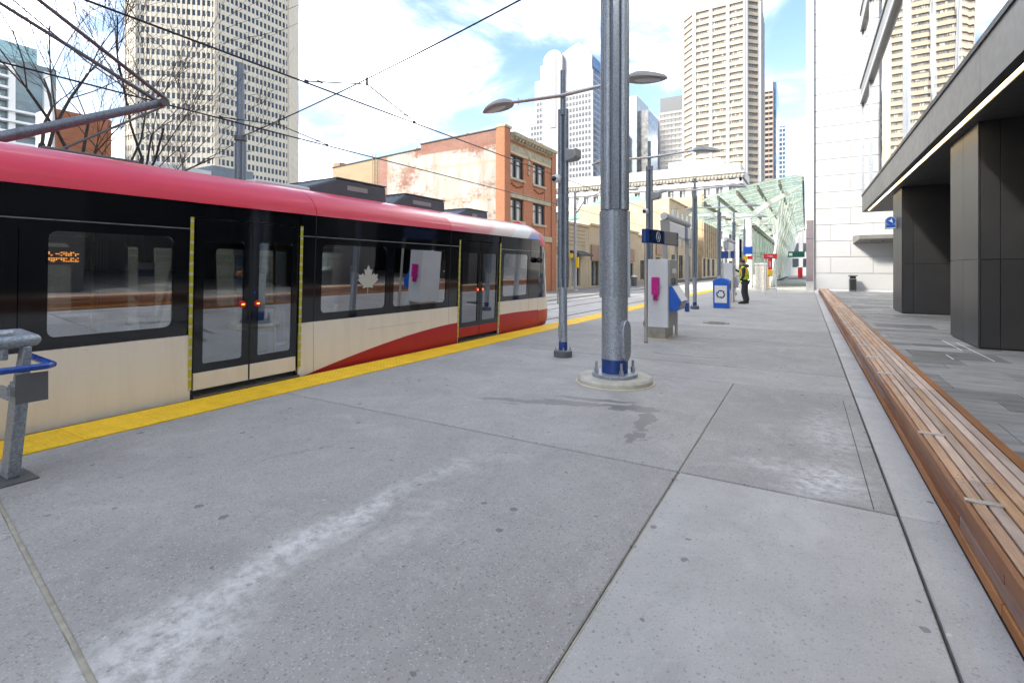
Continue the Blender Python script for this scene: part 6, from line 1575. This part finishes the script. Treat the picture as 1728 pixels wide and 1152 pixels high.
lg = skin_mesh('trousers', [P(0.03, 0, 1.02), P(0.02, -0.10, 0.88), P(-0.03, -0.11, 0.50), P(0.06, -0.12, 0.10), P(0.05, 0.10, 0.88), P(0.05, 0.12, 0.50), P(0.14, 0.12, 0.10)], [(0, 1), (1, 2), (2, 3), (0, 4), (4, 5), (5, 6)],
               [(0.17, 0.14), 0.112, 0.088, 0.075, 0.112, 0.088, 0.075], M_trous, per)
# head with face, toque and hood
hc = Vector(P(-0.07, 0, 1.72))
hdm = MB(); rings = []
for z, rx, ry, ox in ((-0.13, 0.045, 0.05, -0.01), (-0.10, 0.075, 0.062, -0.015), (-0.04, 0.092, 0.072, -0.005), (0.03, 0.098, 0.076, 0.0), (0.09, 0.085, 0.07, 0.008), (0.125, 0.04, 0.04, 0.01)):
    rings.append([(hc.x + ox + rx * math.cos(2 * math.pi * i / 16), hc.y + ry * math.sin(2 * math.pi * i / 16), hc.z + z) for i in range(16)])
head = hdm.loft(rings).build('head', M_skin, per, smooth=True)
MB().loft([[(hc.x - 0.085, hc.y + a, hc.z - 0.03) for a in (-0.018, 0.018)] + [(hc.x - 0.115, hc.y, hc.z - 0.03)], [(hc.x - 0.085, hc.y + a, hc.z + 0.02) for a in (-0.01, 0.01)] + [(hc.x - 0.098, hc.y, hc.z + 0.02)]]).build('nose', M_skin, head)
for sy in (-1, 1):
    MB().lathe([(0.0, -0.008), (0.009, -0.004), (0.009, 0.004), (0.0, 0.008)], (hc.x - 0.086, hc.y + sy * 0.03, hc.z + 0.015), 8).build('eye', M_black, head)
    MB().lathe([(0.0, -0.03), (0.012, -0.01), (0.014, 0.015), (0.0, 0.03)], (hc.x + 0.01, hc.y + sy * 0.076, hc.z - 0.01), 8).build('ear', M_skin, head)
MB().box(hc.x - 0.094, hc.x - 0.086, hc.y - 0.022, hc.y + 0.022, hc.z - 0.068, hc.z - 0.06).build('mouth', M_brown, head)
tq = []
for z, k in ((0.0, 1.10), (0.03, 1.13), (0.035, 1.06), (0.10, 1.0), (0.15, 0.72), (0.172, 0.3)):
    tq.append([(hc.x + 0.004 + 0.102 * k * math.cos(2 * math.pi * i / 18), hc.y + 0.082 * k * math.sin(2 * math.pi * i / 18), hc.z + 0.015 + z + 0.025 * math.cos(2 * math.pi * i / 18) * -1) for i in range(18)])
MB().loft(tq).build('toque', M_black, per, smooth=True)
MB().lathe([(0.05, 0.0), (0.13, 0.03), (0.145, 0.09), (0.10, 0.15), (0.04, 0.16)], (PX_ + 0.06, PY_, 1.50), 18, sx=1.0, sy=0.95).build('hood', S('hood_cloth', (0.06, 0.055, 0.055), 0.9), per, smooth=True)
# vest: shell around the torso with arm openings, orange stripes
def vest_ring(z, rx, ry, ox): return [(PX_ + ox + rx * math.cos(2 * math.pi * i / 24), PY_ + ry * math.sin(2 * math.pi * i / 24), z) for i in range(24)]
vv = MB().loft([vest_ring(1.02, 0.205, 0.235, 0.01), vest_ring(1.15, 0.195, 0.225, 0.005), vest_ring(1.30, 0.195, 0.225, 0.0), vest_ring(1.42, 0.175, 0.205, 0.0), vest_ring(1.53, 0.115, 0.14, 0.0), vest_ring(1.575, 0.09, 0.1, 0.0)], cap=False)
vo = vv.build('vest', M_vest, per, smooth=True); sdm = vo.modifiers.new('solid', 'SOLIDIFY'); sdm.thickness = 0.012
MB().loft([vest_ring(1.14, 0.2085, 0.2385, 0.005), vest_ring(1.205, 0.2085, 0.2385, 0.003)], cap=False).build('waist_stripe', M_orange, vo, smooth=True)
for ox in (-0.085, 0.085):
    MB().tube([(PX_ + ox * 1.6, PY_ - 0.20, 1.21), (PX_ + ox * 1.5, PY_ - 0.205, 1.36), (PX_ + ox * 0.9, PY_ - 0.15, 1.52)], 0.022, 6).build('shoulder_stripe', M_orange, vo, smooth=True)
# near sleeve in front of the vest
skin_mesh('sleeve', [P(0.01, -0.17, 1.47), P(0.005, -0.235, 1.30), P(0.0, -0.255, 1.14), P(-0.12, -0.245, 0.95)], [(0, 1), (1, 2), (2, 3)], [0.085, 0.07, 0.06, 0.045], M_cloth, per)
for sy, lx in ((-0.125, -0.06), (0.125, 0.03)):
    MB().loft([[(PX_ + lx + a, PY_ + sy + b, 0.0) for a, b in ((-0.16, -0.045), (0.14, -0.045), (0.14, 0.045), (-0.16, 0.045))], [(PX_ + lx + a, PY_ + sy + b, 0.06) for a, b in ((-0.15, -0.045), (0.14, -0.042), (0.14, 0.042), (-0.15, 0.045))], [(PX_ + lx + a, PY_ + sy + b, 0.13) for a, b in ((0.02, -0.04), (0.13, -0.04), (0.13, 0.04), (0.02, 0.04))]]).build('shoe', M_black, per, bevel=0.02)
def hand(name, c, d, up, side):
    """gloved hand: palm with four fingers and a thumb; d = finger direction"""
    c = Vector(c); d = Vector(d).normalized(); up = Vector(up).normalized(); w = d.cross(up).normalized() * side
    vs2_ = [c, c + d * 0.05, c + d * 0.09]; ed = [(0, 1), (1, 2)]; rr = [(0.03, 0.022), (0.042, 0.024), (0.042, 0.02)]
    h_ = skin_mesh(name, vs2_, ed, rr, M_glove, per, 1)
    for k, (o_, L) in enumerate(((-0.03, 0.07), (-0.01, 0.08), (0.01, 0.075), (0.03, 0.06))):
        b0 = c + d * 0.075 + w * o_; b1 = b0 + (d - up * 0.15).normalized() * L * 0.55; b2 = b1 + (d - up * 0.7).normalized() * L * 0.5
        MB().tube([b0, b1, b2], [0.0105, 0.0095, 0.008], 7).build('finger', M_glove, h_, smooth=True)
    t0_ = c + d * 0.02 - w * 0.03; t1_ = t0_ + (d * 0.5 - w).normalized() * 0.04; t2_ = t1_ + (d - w * 0.2).normalized() * 0.035
    MB().tube([t0_, t1_, t2_], [0.013, 0.011, 0.009], 7).build('thumb', M_glove, h_, smooth=True)
hand('hand', P(-0.385, 0.158, 1.455), (-0.15, -0.05, 1), (-1, 0, 0.1), 1)
hand('hand', P(-0.135, -0.243, 0.93), (-0.35, 0, -1), (0, -1, 0), 1)
sbt = thing('spray_bottle', 'white spray bottle held low by the person in the yellow vest', 'bottle', tuple(P(-0.14, -0.30, 0.66)))
MB().lathe([(0.035, 0.0), (0.042, 0.02), (0.042, 0.13), (0.018, 0.18), (0.018, 0.20)], P(-0.14, -0.30, 0.66), 14).build('bottle', M_white, sbt, smooth=True)
MB().box(PX_ - 0.20, PX_ - 0.11, PY_ - 0.315, PY_ - 0.285, 0.862, 0.90).build('trigger_head', M_offwhite, sbt, bevel=0.008)
